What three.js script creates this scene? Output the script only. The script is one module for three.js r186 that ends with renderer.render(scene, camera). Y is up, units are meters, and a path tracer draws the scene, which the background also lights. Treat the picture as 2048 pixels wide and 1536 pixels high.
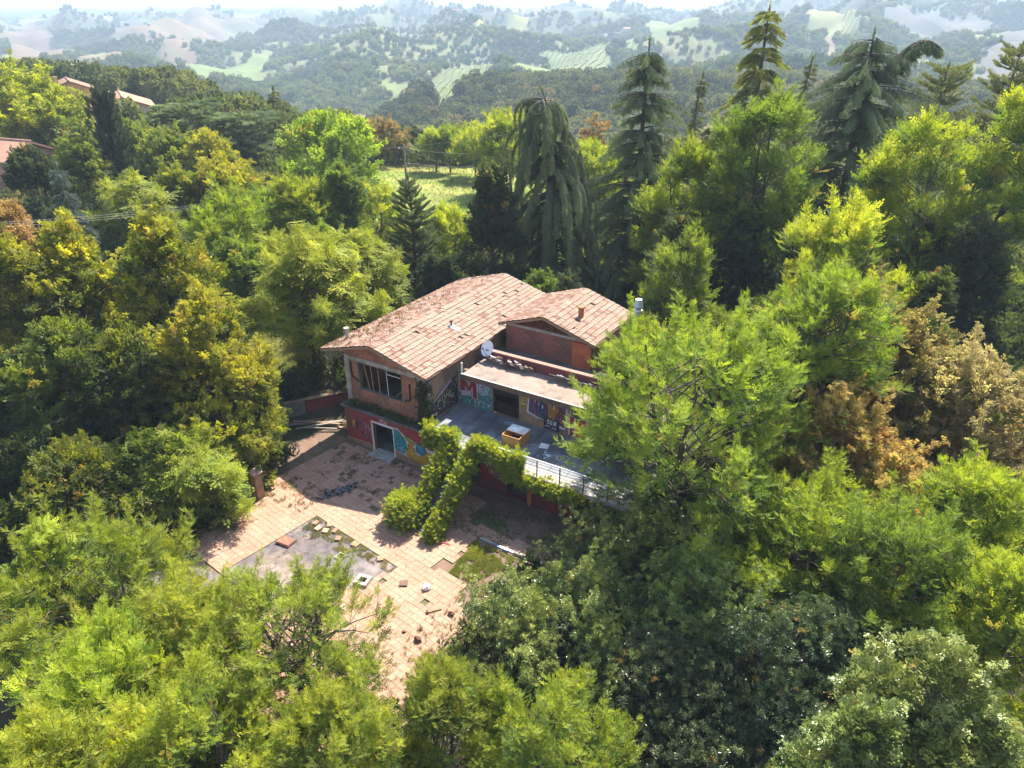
import * as THREE from 'three';
import { mergeGeometries } from 'three/addons/utils/BufferGeometryUtils.js';
import { createNoise2D, createNoise3D } from 'simplex-noise';

// ---------------------------------------------------------------- camera, sky, sun, exposure
const scene = new THREE.Scene();
const camera = new THREE.PerspectiveCamera(56.81, 4 / 3, 0.5, 20000);
camera.position.set(0, 22.7, 0);
camera.rotation.set(THREE.MathUtils.degToRad(-27.5), 0, 0);
scene.add(camera);
const renderer = new THREE.WebGLRenderer({ antialias: true });
renderer.toneMapping = THREE.LinearToneMapping;
renderer.toneMappingExposure = 3.25;
renderer.shadowMap.enabled = true;
const SUN = new THREE.Vector3(0.315, 0.766, -0.559).normalize();
const sun = new THREE.DirectionalLight(new THREE.Color(1, 0.93, 0.8), 5);
sun.position.copy(SUN).multiplyScalar(200).add(new THREE.Vector3(0, 0, -40));
sun.target.position.set(0, 0, -40);
sun.castShadow = true;
Object.assign(sun.shadow.camera, { left: -70, right: 70, top: 70, bottom: -70, near: 10, far: 420 });
sun.shadow.mapSize.set(2048, 2048);
scene.add(sun, sun.target);
{
  const w = 512, h = 256, d = new Float32Array(w * h * 4), v = new THREE.Vector3();
  for (let j = 0; j < h; j++) for (let i = 0; i < w; i++) {
    const el = ((j + 0.5) / h - 0.5) * Math.PI, az = ((i + 0.5) / w - 0.5) * 2 * Math.PI;
    v.set(Math.cos(el) * Math.cos(az), Math.sin(el), Math.cos(el) * Math.sin(az));
    const y = Math.max(0, v.y), t = Math.pow(y, 0.55), g = Math.max(0, v.dot(SUN));
    const glow = 0.35 * Math.pow(g, 4) + 0.8 * Math.pow(g, 24);
    const o = (j * w + i) * 4;
    const k = v.y < 0 ? Math.max(0.25, 1 + v.y * 6) : 1;
    d[o] = k * (1.06 * (1 - t) + 0.17 * t + glow);
    d[o + 1] = k * (1.0 * (1 - t) + 0.33 * t + glow * 0.98);
    d[o + 2] = k * (1.03 * (1 - t) + 0.72 * t + glow * 0.92);
    d[o + 3] = 1;
  }
  const sky = new THREE.DataTexture(d, w, h, THREE.RGBAFormat, THREE.FloatType);
  sky.mapping = THREE.EquirectangularReflectionMapping;
  sky.magFilter = sky.minFilter = THREE.LinearFilter;
  sky.needsUpdate = true;
  scene.background = sky; scene.environment = sky;
  scene.backgroundIntensity = 0.5; scene.environmentIntensity = 0.5;
}
scene.fog = new THREE.FogExp2(new THREE.Color(0.62, 0.81, 1.0), 0.00034);

// ---------------------------------------------------------------- helpers
function rngOf(seed) { let a = (seed * 2654435761) >>> 0 || 1; return () => { a |= 0; a = (a + 0x6d2b79f5) | 0; let t = Math.imul(a ^ (a >>> 15), 1 | a); t = (t + Math.imul(t ^ (t >>> 7), 61 | t)) ^ t; return ((t ^ (t >>> 14)) >>> 0) / 4294967296; }; }
const R0 = rngOf(7), n2 = createNoise2D(rngOf(11)), n3 = createNoise3D(rngOf(12));
const fbm = (x, y, o = 4) => { let s = 0, a = 0.5; for (let i = 0; i < o; i++) { s += a * n2(x, y); x = x * 2.03 + 7.1; y = y * 2.03 - 3.7; a *= 0.5; } return s; };
const lerp = (a, b, t) => a + (b - a) * t, clamp = (x, a, b) => Math.min(b, Math.max(a, x));
const smooth = (a, b, x) => { const t = clamp((x - a) / (b - a), 0, 1); return t * t * (3 - 2 * t); };
const lin = (r, g, b) => new THREE.Color().setRGB(r, g, b);
const names = new Map();
function numbered(n) { const k = names.get(n) ?? 0; names.set(n, k + 1); return k ? n + '_' + String(k).padStart(3, '0') : n; }
function tag(o, label, category, group, kind) {
  if (label) o.userData.label = label;
  if (category) o.userData.category = category;
  if (group) o.userData.group = group;
  if (kind) o.userData.kind = kind;
  return o;
}
function thing(name, label, category, pos = [0, 0, 0], turn = 0, group) {
  const o = new THREE.Group(); o.name = numbered(name); o.position.set(...pos); o.rotation.y = turn; scene.add(o);
  return tag(o, label, category, group);
}
function part(parent, name, geo, mat, label) {
  const m = new THREE.Mesh(geo, mat); m.name = parent === scene ? numbered(name) : name;
  m.castShadow = m.receiveShadow = true; parent.add(m);
  if (label) m.userData.label = label;
  return m;
}
function metric(g) {           // planar uv in metres by the dominant axis of each face
  g = g.index ? g.toNonIndexed() : g;
  const p = g.attributes.position, uv = new Float32Array(p.count * 2), a = new THREE.Vector3(), b = new THREE.Vector3(), c = new THREE.Vector3();
  for (let i = 0; i < p.count; i += 3) {
    a.fromBufferAttribute(p, i); b.fromBufferAttribute(p, i + 1); c.fromBufferAttribute(p, i + 2);
    const n = b.clone().sub(a).cross(c.clone().sub(a)); const ax = Math.abs(n.x), ay = Math.abs(n.y), az = Math.abs(n.z);
    [a, b, c].forEach((q, k) => {
      const o = (i + k) * 2;
      if (ay >= ax && ay >= az) { uv[o] = q.x; uv[o + 1] = q.z; } else if (ax >= az) { uv[o] = q.z; uv[o + 1] = q.y; } else { uv[o] = q.x; uv[o + 1] = q.y; }
    });
  }
  g.setAttribute('uv', new THREE.BufferAttribute(uv, 2));
  return g;
}
function merged(list) {
  const l = list.map((g) => { g = g.index ? g.toNonIndexed() : g.clone(); for (const k of Object.keys(g.attributes)) if (!['position', 'normal', 'uv', 'color'].includes(k)) g.deleteAttribute(k); return g; });
  const hasC = l.some((g) => g.attributes.color);
  for (const g of l) {
    if (!g.attributes.uv) g.setAttribute('uv', new THREE.BufferAttribute(new Float32Array(g.attributes.position.count * 2), 2));
    if (!g.attributes.normal) g.computeVertexNormals();
    if (hasC && !g.attributes.color) g.setAttribute('color', new THREE.BufferAttribute(new Float32Array(g.attributes.position.count * 3).fill(1), 3));
  }
  return mergeGeometries(l);
}
// building frame: a along the facade, b into the building, y up; local x = a, local z = -b
const TH = THREE.MathUtils.degToRad(31.2), OX = -9.6, OZ = -36.9;
const toW = (a, b, y = 0) => [OX + a * Math.cos(TH) + b * Math.sin(TH), y, OZ + a * Math.sin(TH) - b * Math.cos(TH)];
const toAB = (x, z) => { const dx = x - OX, dz = z - OZ; return [dx * Math.cos(TH) + dz * Math.sin(TH), dx * Math.sin(TH) - dz * Math.cos(TH)]; };
const box = (a0, a1, y0, y1, b0, b1) => metric(new THREE.BoxGeometry(a1 - a0, y1 - y0, b1 - b0).translate((a0 + a1) / 2, (y0 + y1) / 2, -(b0 + b1) / 2));
function bar(p, q, r, seg = 6, r2 = r) {   // a round bar between two points
  const P = new THREE.Vector3(...p), Q = new THREE.Vector3(...q), d = Q.clone().sub(P), L = d.length();
  const g = new THREE.CylinderGeometry(r2, r, L, seg, 1);
  g.translate(0, L / 2, 0); g.applyQuaternion(new THREE.Quaternion().setFromUnitVectors(new THREE.Vector3(0, 1, 0), d.normalize())); g.translate(P.x, P.y, P.z);
  return g;
}
function tint(g, c) { const n = g.attributes.position.count, a = new Float32Array(n * 3); for (let i = 0; i < n; i++) { a[i * 3] = c.r; a[i * 3 + 1] = c.g; a[i * 3 + 2] = c.b; } g.setAttribute('color', new THREE.BufferAttribute(a, 3)); return g; }
function wobble(g, amt, f = 1.5, seed = 0) { const p = g.attributes.position; for (let i = 0; i < p.count; i++) { const x = p.getX(i), y = p.getY(i), z = p.getZ(i); p.setXYZ(i, x + amt * n3(x * f + seed, y * f, z * f), y + amt * n3(x * f, y * f + 31 + seed, z * f), z + amt * n3(x * f, y * f, z * f + 57 + seed)); } g.computeVertexNormals(); return g; }

// ---------------------------------------------------------------- textures and materials
function pnoise(per, seed) { const r = rngOf(seed), t = new Float32Array(per * per).map(() => r()); return (u, v) => { const x = u * per, y = v * per, i = Math.floor(x), j = Math.floor(y), fx = x - i, fy = y - j, s = fx * fx * (3 - 2 * fx), q = fy * fy * (3 - 2 * fy), g = (a, b) => t[((b % per + per) % per) * per + ((a % per) + per) % per]; return lerp(lerp(g(i, j), g(i + 1, j), s), lerp(g(i, j + 1), g(i + 1, j + 1), s), q); }; }
function pf(seed, base = 4, oct = 5) { const l = []; for (let i = 0; i < oct; i++) l.push(pnoise(base << i, seed + i)); return (u, v) => { let s = 0, a = 0.5, w = 0; for (const f of l) { s += a * f(u, v); w += a; a *= 0.55; } return s / w; }; }
function texture(size, metres, fn, srgb = true) {
  const d = new Uint8Array(size * size * 4);
  for (let j = 0; j < size; j++) for (let i = 0; i < size; i++) { const c = fn((i + 0.5) / size, (j + 0.5) / size), o = (j * size + i) * 4; for (let k = 0; k < 3; k++) d[o + k] = clamp(srgb ? 255 * Math.pow(Math.max(0, c[k]), 1 / 2.2) : 255 * c[k], 0, 255); d[o + 3] = 255; }
  const t = new THREE.DataTexture(d, size, size); t.wrapS = t.wrapT = THREE.RepeatWrapping; t.magFilter = THREE.LinearFilter; t.repeat.set(1 / metres, 1 / metres);
  if (srgb) t.colorSpace = THREE.SRGBColorSpace; t.needsUpdate = true; return t;
}
const std = (o) => new THREE.MeshStandardMaterial({ roughness: 0.9, ...o });
const mixc = (a, b, t) => a.map((x, i) => lerp(x, b[i], t));
const fA = pf(21, 4, 6), fB = pf(41, 8, 5), fC = pf(61, 16, 4), fD = pf(81, 3, 5);
const stain = (u, v) => smooth(0.48, 0.68, fD(u, v));
function brickTex(size, c1, c2, mortar) {
  const rr = rngOf(5), tab = Array.from({ length: 4096 }, () => rr());
  return texture(size, 2, (u, v) => { const row = Math.floor(v * 28), fy = v * 28 - row, x = u * 8 + (row % 2) * 0.5, col = Math.floor(x) % 8, fx = x - Math.floor(x); const k = tab[(row * 8 + col) % 4096]; let c = mixc(c1, c2, k); c = mixc(c, [0.1, 0.06, 0.04], 0.5 * stain(u, v)); const m = fy < 0.14 || fx < 0.045; if (m) c = mixc(mortar, c, 0.25); const n = 0.75 + 0.5 * fC(u, v); return c.map((q) => q * n); });
}
const plaster = (size, m, base, dirt, k = 0.6) => texture(size, m, (u, v) => mixc(base, dirt, k * stain(u, v)).map((q) => q * (0.7 + 0.6 * fB(u, v))));
const MAT = {
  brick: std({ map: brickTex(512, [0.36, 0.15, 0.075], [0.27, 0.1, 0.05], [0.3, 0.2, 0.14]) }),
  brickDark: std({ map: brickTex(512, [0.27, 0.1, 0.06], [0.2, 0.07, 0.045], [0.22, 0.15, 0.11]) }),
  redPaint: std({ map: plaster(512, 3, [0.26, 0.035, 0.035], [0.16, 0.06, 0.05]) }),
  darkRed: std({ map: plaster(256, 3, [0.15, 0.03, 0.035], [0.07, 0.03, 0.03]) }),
  orange: std({ map: plaster(256, 3, [0.42, 0.12, 0.04], [0.25, 0.09, 0.05]) }),
  concrete: std({ map: plaster(512, 3, [0.36, 0.33, 0.29], [0.16, 0.15, 0.12]) }),
  concreteDark: std({ map: plaster(256, 3, [0.13, 0.13, 0.12], [0.05, 0.06, 0.04]) }),
  tanPlaster: std({ map: plaster(512, 3, [0.3, 0.185, 0.115], [0.15, 0.1, 0.07], 0.9) }),
  membrane: std({ map: plaster(512, 4, [0.17, 0.18, 0.2], [0.075, 0.08, 0.08], 0.9), roughness: 0.75 }),
  canopy: std({ map: plaster(512, 4, [0.23, 0.165, 0.13], [0.12, 0.09, 0.075], 0.9) }),
  fascia: std({ map: plaster(256, 2, [0.12, 0.07, 0.05], [0.05, 0.04, 0.03]) }),
  dark: std({ color: lin(0.02, 0.02, 0.022) }),
  black: std({ color: lin(0.012, 0.012, 0.013), roughness: 0.6 }),
  steelDark: std({ color: lin(0.05, 0.045, 0.045), roughness: 0.6, metalness: 0.3 }),
  rust: std({ map: plaster(256, 1, [0.16, 0.07, 0.04], [0.07, 0.04, 0.03]), roughness: 0.85 }),
  paleMetal: std({ color: lin(0.62, 0.62, 0.6), roughness: 0.5 }),
  galv: std({ color: lin(0.42, 0.5, 0.58), roughness: 0.42, metalness: 0.55 }),
  white: std({ map: plaster(256, 2, [0.74, 0.72, 0.68], [0.45, 0.4, 0.34], 0.5) }),
  wood: std({ map: texture(256, 1.2, (u, v) => mixc([0.34, 0.22, 0.12], [0.16, 0.1, 0.06], fA(u * 0.2, v)).map((q) => q * (0.8 + 0.4 * fC(u, v)))) }),
  greyWood: std({ map: texture(256, 1.2, (u, v) => mixc([0.3, 0.27, 0.23], [0.13, 0.11, 0.09], fA(u * 0.2, v))) }),
  yellowBox: std({ map: plaster(256, 2, [0.5, 0.26, 0.065], [0.34, 0.18, 0.06], 0.5), roughness: 0.6 }),
  asphalt: std({ map: texture(1024, 9, (u, v) => { let c = mixc([0.175, 0.145, 0.14], [0.11, 0.092, 0.093], smooth(0.4, 0.62, fA(u, v))); c = mixc(c, [0.27, 0.2, 0.14], 0.55 * smooth(0.55, 0.72, fD(v, u))); const ck = Math.abs(fB(u, v) - 0.5) < 0.012 ? 0.55 : 1; return c.map((q) => q * ck * (0.45 + 1.1 * fC(u * 2 % 1, v * 2 % 1))); }), bumpMap: texture(512, 2, (u, v) => { const k = fC(u, v); return [k, k, k]; }, false), bumpScale: 0.012 }),
  bark: std({ map: texture(256, 1, (u, v) => mixc([0.11, 0.085, 0.065], [0.045, 0.035, 0.028], fA(u, v * 0.4))) }),
  barkRed: std({ map: texture(256, 1, (u, v) => mixc([0.15, 0.085, 0.055], [0.05, 0.03, 0.022], fA(u, v * 0.4))) }),
  vertex: std({ vertexColors: true, roughness: 0.95 }),
};
const clayMap = texture(512, 1.3, (u, v) => { let c = mixc([1, 0.98, 0.95], [0.55, 0.5, 0.45], smooth(0.5, 0.75, fA(u, v))); c = mixc(c, [1.25, 1.25, 1.15], smooth(0.6, 0.75, fB(v, u))); return c.map((q) => 0.7 * q * (0.8 + 0.4 * fC(u, v))); });
const clay = (r, g, b) => std({ color: lin(r, g, b), map: clayMap, roughness: 0.92 });
// ---------------------------------------------------------------- terrain
const QS = [-0.64, -0.452, -0.265, -0.077, 0.11, 0.297, 0.485, 0.64];
const RINGS = [40, 90, 130, 180, 260, 360, 480, 650, 850, 1100, 1500, 2100, 3000, 4500, 7000];
const HT = [
  [0, 1, 2, 4, 0, -25, -45, -33.5, -36.5, -34.4, -33.4, -28.2, -9.4, 27.2, 56.7],
  [0, 1, 2, 3, -4, -28, -50, -31.1, -35.4, -34.4, -36.0, -23.4, -6.0, 29.7, 60.6],
  [0, 0, 0, -8, -30, -52, -62, -48.2, -51.8, -39.5, -34.3, -25.8, -6.0, 39.6, 56.7],
  [0, 0, -1, -20, -46, -30.2, -22.3, -35.0, -36.5, -33.1, -10.3, -4.5, 4.0, 4.7, 10.3],
  [0, 0, -1, -18, -44, -27.2, -19.9, -28.4, -28.9, -28.0, -17.1, -11.6, 4.0, 4.7, 6.4],
  [0, 0, -2, -16, -40, -22.2, -18.8, -26.4, -22.4, -20.3, -10.3, 9.6, 17.4, 24.7, 33.5],
  [0, -1, -2, -14, -38, -18.8, -22.3, -28.4, -27.4, -18.4, 8.3, 39.8, 37.3, 44.6, 72.1],
  [0, -1, -2, -14, -38, -18.8, -22.3, -28.4, -25.4, -18.4, -3.5, 14.3, 40.6, 79.2, 122.0],
];
function baseHeight(x, z) {
  const D = Math.max(-z, 0.001), q = clamp(x / Math.max(D, 30), QS[0], QS[7]);
  let i = 0; while (i < 6 && q > QS[i + 1]) i++;
  let fx = (q - QS[i]) / (QS[i + 1] - QS[i]); fx = fx * fx * (3 - 2 * fx);
  if (D <= RINGS[0]) return 0;
  let j = 0; while (j < 13 && D > RINGS[j + 1]) j++;
  let fz = clamp((D - RINGS[j]) / (RINGS[j + 1] - RINGS[j]), 0, 1);
  return lerp(lerp(HT[i][j], HT[i][j + 1], fz), lerp(HT[i + 1][j], HT[i + 1][j + 1], fz), fx);
}
// the bank behind the retaining wall, left of the ruin
function bank(x, z) { const [a, b] = toAB(x, z); const d = smooth(-3.2, -4.6, a - 0.75 * b * 0.9); return 1.15 * d * smooth(-1, 2.5, b + 3) * smooth(-45, -25, a) * smooth(30, 16, b); }
function height(x, z) {
  const D = Math.hypot(x, z);
  let h = baseHeight(x, z) + bank(x, z);
  if (D > 260) { const k = smooth(260, 600, D); h += k * lerp(1, 0.3, smooth(2200, 3600, D)) * (0.03 * Math.min(D, 2200) * fbm(x / 420, z / 420, 3) + 0.042 * Math.min(D, 2600) * (0.36 - Math.abs(n2(x / 640 + 3.3, z / 520 - 1.2))) * smooth(420, 900, D) + 5 * fbm(x / 90 + 9, z / 90, 3)); }
  const [a, b] = toAB(x, z), court = a > -3 && a < 24 && b > -18 && b < 16 ? 0 : 1;
  return h + court * 0.25 * smooth(15, 40, D) * fbm(x / 9, z / 9, 3);
}
const FIELDS = [
  ['brown', 0, [[-994, -1562], [-1248, -2057], [-678, -1195], [-567, -944], [-696, -1103]]],
  ['beige', 0, [[-1719, -2843], [-1605, -2947], [-1081, -2264], [-1223, -2273], [-1367, -2264]]],
  ['pink', 0, [[-770, -1543], [-893, -1922], [-746, -1719], [-572, -1289], [-655, -1342]]],
  ['pink', 0, [[-919, -2193], [-960, -2443], [-661, -1818], [-589, -1587], [-689, -1658]]],
  ['green', 0, [[-612, -1158], [-575, -1144], [-490, -1035], [-454, -952], [-535, -999]]],
  ['beige', 0, [[-532, -991], [-450, -944], [-425, -911], [-423, -834], [-431, -773]]],
  ['pink', 0, [[-450, -971], [-577, -1331], [-639, -1593], [-447, -1082], [-420, -933]]],
  ['green', 0, [[-414, -926], [-428, -1056], [-381, -1205], [-337, -1027], [-316, -861], [-305, -776], [-378, -879]]],
  ['scrub', 0, [[-354, -1531], [-286, -1862], [-70, -1219], [-61, -1135], [-107, -851], [-223, -1073]]],
  ['vine', 2.6, [[-94, -691], [-51, -952], [-18, -725], [-37, -464]]],
  ['yellow', 0, [[-61, -1305], [-54, -1531], [29, -1775], [11, -1483], [-35, -1300]]],
  ['green', 0, [[-131, -783], [-103, -740], [-83, -596], [-94, -613]]],
  ['vine', 2.8, [[50, -1056], [118, -1031], [100, -868], [56, -720], [46, -861]]],
  ['vine', 2.8, [[160, -1284], [197, -1269], [161, -1043], [128, -1064]]],
  ['pink', 0, [[41, -585], [80, -689], [77, -662], [40, -540]]],
  ['green', 0, [[4, -858], [41, -783], [41, -664], [12, -725]]],
  ['yellow', 0, [[521, -1397], [581, -1413], [495, -1190], [467, -1234]]],
  ['vine', 3, [[583, -1413], [595, -1386], [516, -1190], [498, -1190]]],
  ['grey', 0, [[655, -1386], [845, -1613], [867, -1477], [793, -1321], [631, -1190], [597, -1239]]],
  ['grey', 0, [[373, -633], [666, -1064], [703, -1064], [439, -651], [326, -531]]],
  ['green', 0, [[352, -882], [371, -868], [325, -740], [286, -683]]],
  ['vine', 3, [[524, -1019], [574, -1077], [437, -821], [444, -861]]],
  ['yellow', 0, [[171, -654], [194, -664], [172, -573], [154, -575]]],
  ['beige', 0, [[426, -1086], [404, -963], [353, -805], [335, -780], [383, -941]]],
  ['beige', 0, [[-1292, -3730], [-1125, -3882], [-845, -3179], [-951, -3006]]],
  ['green', 0, [[276, -1587], [357, -1639], [327, -1374], [258, -1331]]],
].map(([k, s, p]) => { const cx = p.reduce((q, v) => q + v[0], 0) / p.length, cz = p.reduce((q, v) => q + v[1], 0) / p.length; return [k, s, p.map(([x, z]) => [cx + 1.34 * (x - cx), cz + 1.34 * (z - cz)])]; }).map(([k, s, p]) => ({ k, s, p, x0: Math.min(...p.map((q) => q[0])), x1: Math.max(...p.map((q) => q[0])), z0: Math.min(...p.map((q) => q[1])), z1: Math.max(...p.map((q) => q[1])) }));
const FCOL = { brown: [0.14, 0.085, 0.05], beige: [0.16, 0.12, 0.06], pink: [0.155, 0.1, 0.06], green: [0.125, 0.17, 0.032], yellow: [0.19, 0.2, 0.04], scrub: [0.13, 0.135, 0.04], vine: [0.11, 0.145, 0.04], grey: [0.075, 0.075, 0.065] };
function inside(p, x, z) { let c = false; for (let i = 0, j = p.length - 1; i < p.length; j = i++) if ((p[i][1] > z) !== (p[j][1] > z) && x < ((p[j][0] - p[i][0]) * (z - p[i][1])) / (p[j][1] - p[i][1]) + p[i][0]) c = !c; return c; }
function fieldAt(x, z) { const j = 8 * n2(x / 60, z / 60); x += j; z += 8 * n2(z / 60 + 5, x / 60); for (const f of FIELDS) if (x > f.x0 && x < f.x1 && z > f.z0 && z < f.z1 && inside(f.p, x, z)) return f; return null; }
const FARMS = [[-114, -566], [-84, -560], [-150, -1690], [-120, -1720], [215, -1500]];
const MEADOW = [[-30, -86], [-24, -126], [-6, -127], [4, -122], [8, -100], [2, -80], [-8, -76]];
const LAWN = [[-19, -40], [-14.5, -42], [-13.2, -45.5], [-16, -52], [-22, -49]];
const PATH = [[-14.2, -42], [-11.5, -44], [-10.5, -50], [-17, -52], [-16.5, -47]];
function groundColor(x, z) {
  const D = Math.hypot(x, z), v = 0.85 + 0.5 * fbm(x / 6, z / 6, 3);
  let c;
  if (inside(MEADOW, x, z)) c = mixc([0.15, 0.21, 0.018], [0.24, 0.24, 0.045], smooth(-0.1, 0.35, fbm(x / 14, z / 7, 3)) + (z < -120 ? 0.6 : 0));
  else if (inside(PATH, x + n2(x, z), z)) c = [0.36, 0.25, 0.17];
  else if (inside(LAWN, x, z)) c = mixc([0.24, 0.27, 0.06], [0.36, 0.29, 0.13], smooth(-0.2, 0.3, fbm(x / 3, z / 3, 3)));
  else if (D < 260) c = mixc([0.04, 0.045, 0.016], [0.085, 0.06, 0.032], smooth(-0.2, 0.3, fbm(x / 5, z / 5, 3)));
  else {
    const f = fieldAt(x, z);
    if (f) { c = FCOL[f.k].slice(); if (f.k === 'scrub' || f.k === 'pink') c = mixc(c, [0.1, 0.12, 0.05], 0.7 * smooth(0.05, 0.3, fbm(x / 40, z / 25, 4))); c = c.map((q) => q * (0.9 + 0.35 * fbm(x / 50, z / 50, 3))); return c; }
    const n = fbm(x / 260 + 3, z / 260, 4);
    c = mixc([0.04, 0.055, 0.02], [0.14, 0.15, 0.045], smooth(0.24, 0.4, n) * (D > 900 ? 1 : 0.3));
    if (D > 2000) c = mixc(c, [0.11, 0.095, 0.05], smooth(0.2, 0.36, fbm(x / 330 - 8, z / 330, 3)));
  }
  return c.map((q) => q * v);
}
{
  const rs = []; for (let r = 3; r < 60; r *= 1.045) rs.push(r); for (let r = 60; r < 9000; r *= 1.0155) rs.push(r);
  const as = []; const F = 0.72; // radians either side of straight ahead are laid out finely
  for (let a = -Math.PI; a < -F - 0.01; a += 0.09) as.push(a); for (let i = 0; i <= 380; i++) as.push(-F + (2 * F * i) / 380); for (let a = F + 0.09; a < Math.PI; a += 0.09) as.push(a); as.push(Math.PI);
  const P = [0, 0, 0], C = [0.06, 0.06, 0.03], I = [];
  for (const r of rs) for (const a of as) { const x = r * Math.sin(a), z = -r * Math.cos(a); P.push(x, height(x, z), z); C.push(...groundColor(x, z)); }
  const n = as.length; for (let k = 0; k < n - 1; k++) I.push(0, 1 + k, 2 + k);
  for (let j = 0; j < rs.length - 1; j++) for (let k = 0; k < n - 1; k++) { const a = 1 + j * n + k, b = a + 1, c = a + n, d = c + 1; I.push(a, c, b, b, c, d); }
  const g = new THREE.BufferGeometry(); g.setAttribute('position', new THREE.Float32BufferAttribute(P, 3)); g.setAttribute('color', new THREE.Float32BufferAttribute(C, 3)); g.setIndex(I); g.computeVertexNormals();
  // make sure the sheet faces up
  if (g.attributes.normal.getY(500) < 0) { const ix = g.index.array; for (let i = 0; i < ix.length; i += 3) { const t = ix[i]; ix[i] = ix[i + 1]; ix[i + 1] = t; } g.computeVertexNormals(); }
  tag(part(scene, 'terrain', g, MAT.vertex), 'rolling ground and hills reaching the horizon', null, null, 'structure');
}
// ---------------------------------------------------------------- the abandoned building
const house = thing('abandoned_building', 'abandoned brick and red plaster building with tiled roofs and graffiti around a terrace', 'building', [OX, 0, OZ], -TH);
const HP = (name, geo, mat, label) => part(house, name, geo, mat, label);
function pierced(a0, a1, y0, y1, b0, b1, holes) {      // a wall slab along a with rectangular openings [a0, a1, y0, y1]
  const out = []; let a = a0;
  for (const h of [...holes].sort((p, q) => p[0] - q[0])) {
    if (h[0] > a) out.push(box(a, h[0], y0, y1, b0, b1));
    if (h[2] > y0) out.push(box(h[0], h[1], y0, h[2], b0, b1));
    if (h[3] < y1) out.push(box(h[0], h[1], h[3], y1, b0, b1));
    a = h[1];
  }
  if (a < a1) out.push(box(a, a1, y0, y1, b0, b1));
  return merged(out);
}
function gableGeo(pts, b0, b1) { const s = new THREE.Shape(pts.map((p) => new THREE.Vector2(...p))); return metric(new THREE.ExtrudeGeometry(s, { depth: b1 - b0, bevelEnabled: false }).translate(0, 0, -b1)); }
const frameBars = (a0, a1, y0, y1, b0, b1, t) => merged([box(a0, a0 + t, y0, y1, b0, b1), box(a1 - t, a1, y0, y1, b0, b1), box(a0 + t, a1 - t, y1 - t, y1, b0, b1), box(a0 + t, a1 - t, y0, y0 + t, b0, b1)]);
// lower storey
HP('wall', pierced(0.2, 7.1, -0.1, 2.42, -0.7, -0.42, [[2.3, 3.78, 0.06, 1.95], [0.52, 1.12, 1.1, 1.72]]), MAT.redPaint, 'flaking dark red painted lower wall');
HP('plinth', box(0.18, 2.2, 0, 0.42, -0.712, -0.7), MAT.tanPlaster);
HP('plinth', box(3.85, 7.1, 0, 0.5, -0.712, -0.7), MAT.tanPlaster);
HP('wall', merged([box(0.2, 0.45, -0.1, 2.42, -0.42, 0.3), box(0, 0.25, -0.1, 2.42, 0.3, 13.3)]), MAT.redPaint);
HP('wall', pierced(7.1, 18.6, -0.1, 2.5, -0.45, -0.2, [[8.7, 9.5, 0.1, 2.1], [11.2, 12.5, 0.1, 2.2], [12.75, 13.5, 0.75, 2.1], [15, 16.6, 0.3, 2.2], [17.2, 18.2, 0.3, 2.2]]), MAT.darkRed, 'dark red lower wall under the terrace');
HP('wall_panel', box(9.6, 11.15, 0.9, 2.4, -0.475, -0.45), MAT.redPaint);
HP('niche_back', box(12.75, 13.5, 0.7, 2.15, -0.2, -0.14), MAT.concreteDark);
HP('pillar', box(12.5, 12.75, 0, 2.5, -0.62, -0.45), MAT.orange);
HP('wall', merged([box(0.25, 18.6, -0.1, 2.4, 4.3, 4.5), box(18.35, 18.6, -0.1, 2.5, -0.2, 4.3), box(0.25, 12.2, -0.1, 2.4, 13.05, 13.3)]), MAT.concreteDark);
HP('ground_floor', box(0.45, 18.3, 0.0, 0.06, -0.4, 4.3), MAT.concreteDark);
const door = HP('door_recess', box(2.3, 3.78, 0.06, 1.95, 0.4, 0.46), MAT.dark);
part(door, 'threshold', box(2.25, 3.85, 0.0, 0.09, -1.35, -0.45), MAT.concrete);
part(door, 'door_frame', merged([box(2.2, 2.3, 0.06, 2.05, -0.735, -0.5), box(3.78, 3.84, 0.06, 2.05, -0.725, -0.5), box(2.3, 3.78, 1.95, 2.05, -0.735, -0.5)]), MAT.white);
const lw = HP('window', frameBars(0.5, 1.14, 1.08, 1.74, -0.715, -0.6, 0.05), MAT.rust);
part(lw, 'shutter', box(0.56, 0.86, 1.13, 1.69, -0.62, -0.6), MAT.yellowBox, 'faded yellow shutter leaf');
HP('ledge', wobble(metric(new THREE.BoxGeometry(6.0, 0.1, 0.85, 30, 1, 5).translate(2.95, 2.47, 0.36)), 0.03, 2.1), MAT.concreteDark);
// upper storey
HP('wall', pierced(0.28, 5.2, 2.42, 5.2, 0, 0.26, [[0.95, 4.1, 3.45, 5.2]]), MAT.brick, 'orange brick upper wall of the gable end');
HP('wall', gableGeo([[0.0, 5.44], [5.9, 5.44], [5.9, 5.6], [2.45, 6.52], [0, 5.86]], 0.02, 0.26), MAT.brick);
HP('lintel', box(-0.06, 5.9, 5.2, 5.44, -0.03, 0.26), MAT.concrete);
HP('corner_pillar', box(-0.06, 0.28, 2.42, 5.2, -0.05, 0.3), MAT.concrete);
HP('corner_pillar', box(5.2, 5.9, 2.42, 5.2, -0.03, 0.3), MAT.concrete);
HP('wall', box(5.66, 5.9, 2.4, 5.56, 0.3, 13.3), MAT.tanPlaster);
HP('wall', merged([box(0, 0.24, 2.42, 5.7, 0.3, 13.05), box(0, 5.66, 2.42, 5.6, 13.05, 13.3)]), MAT.brick);
HP('upper_floor', merged([box(0.3, 5.6, 2.3, 2.46, -0.4, 13), box(0.3, 5.6, 2.46, 5.6, 5.4, 5.5)]), MAT.concreteDark);
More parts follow.
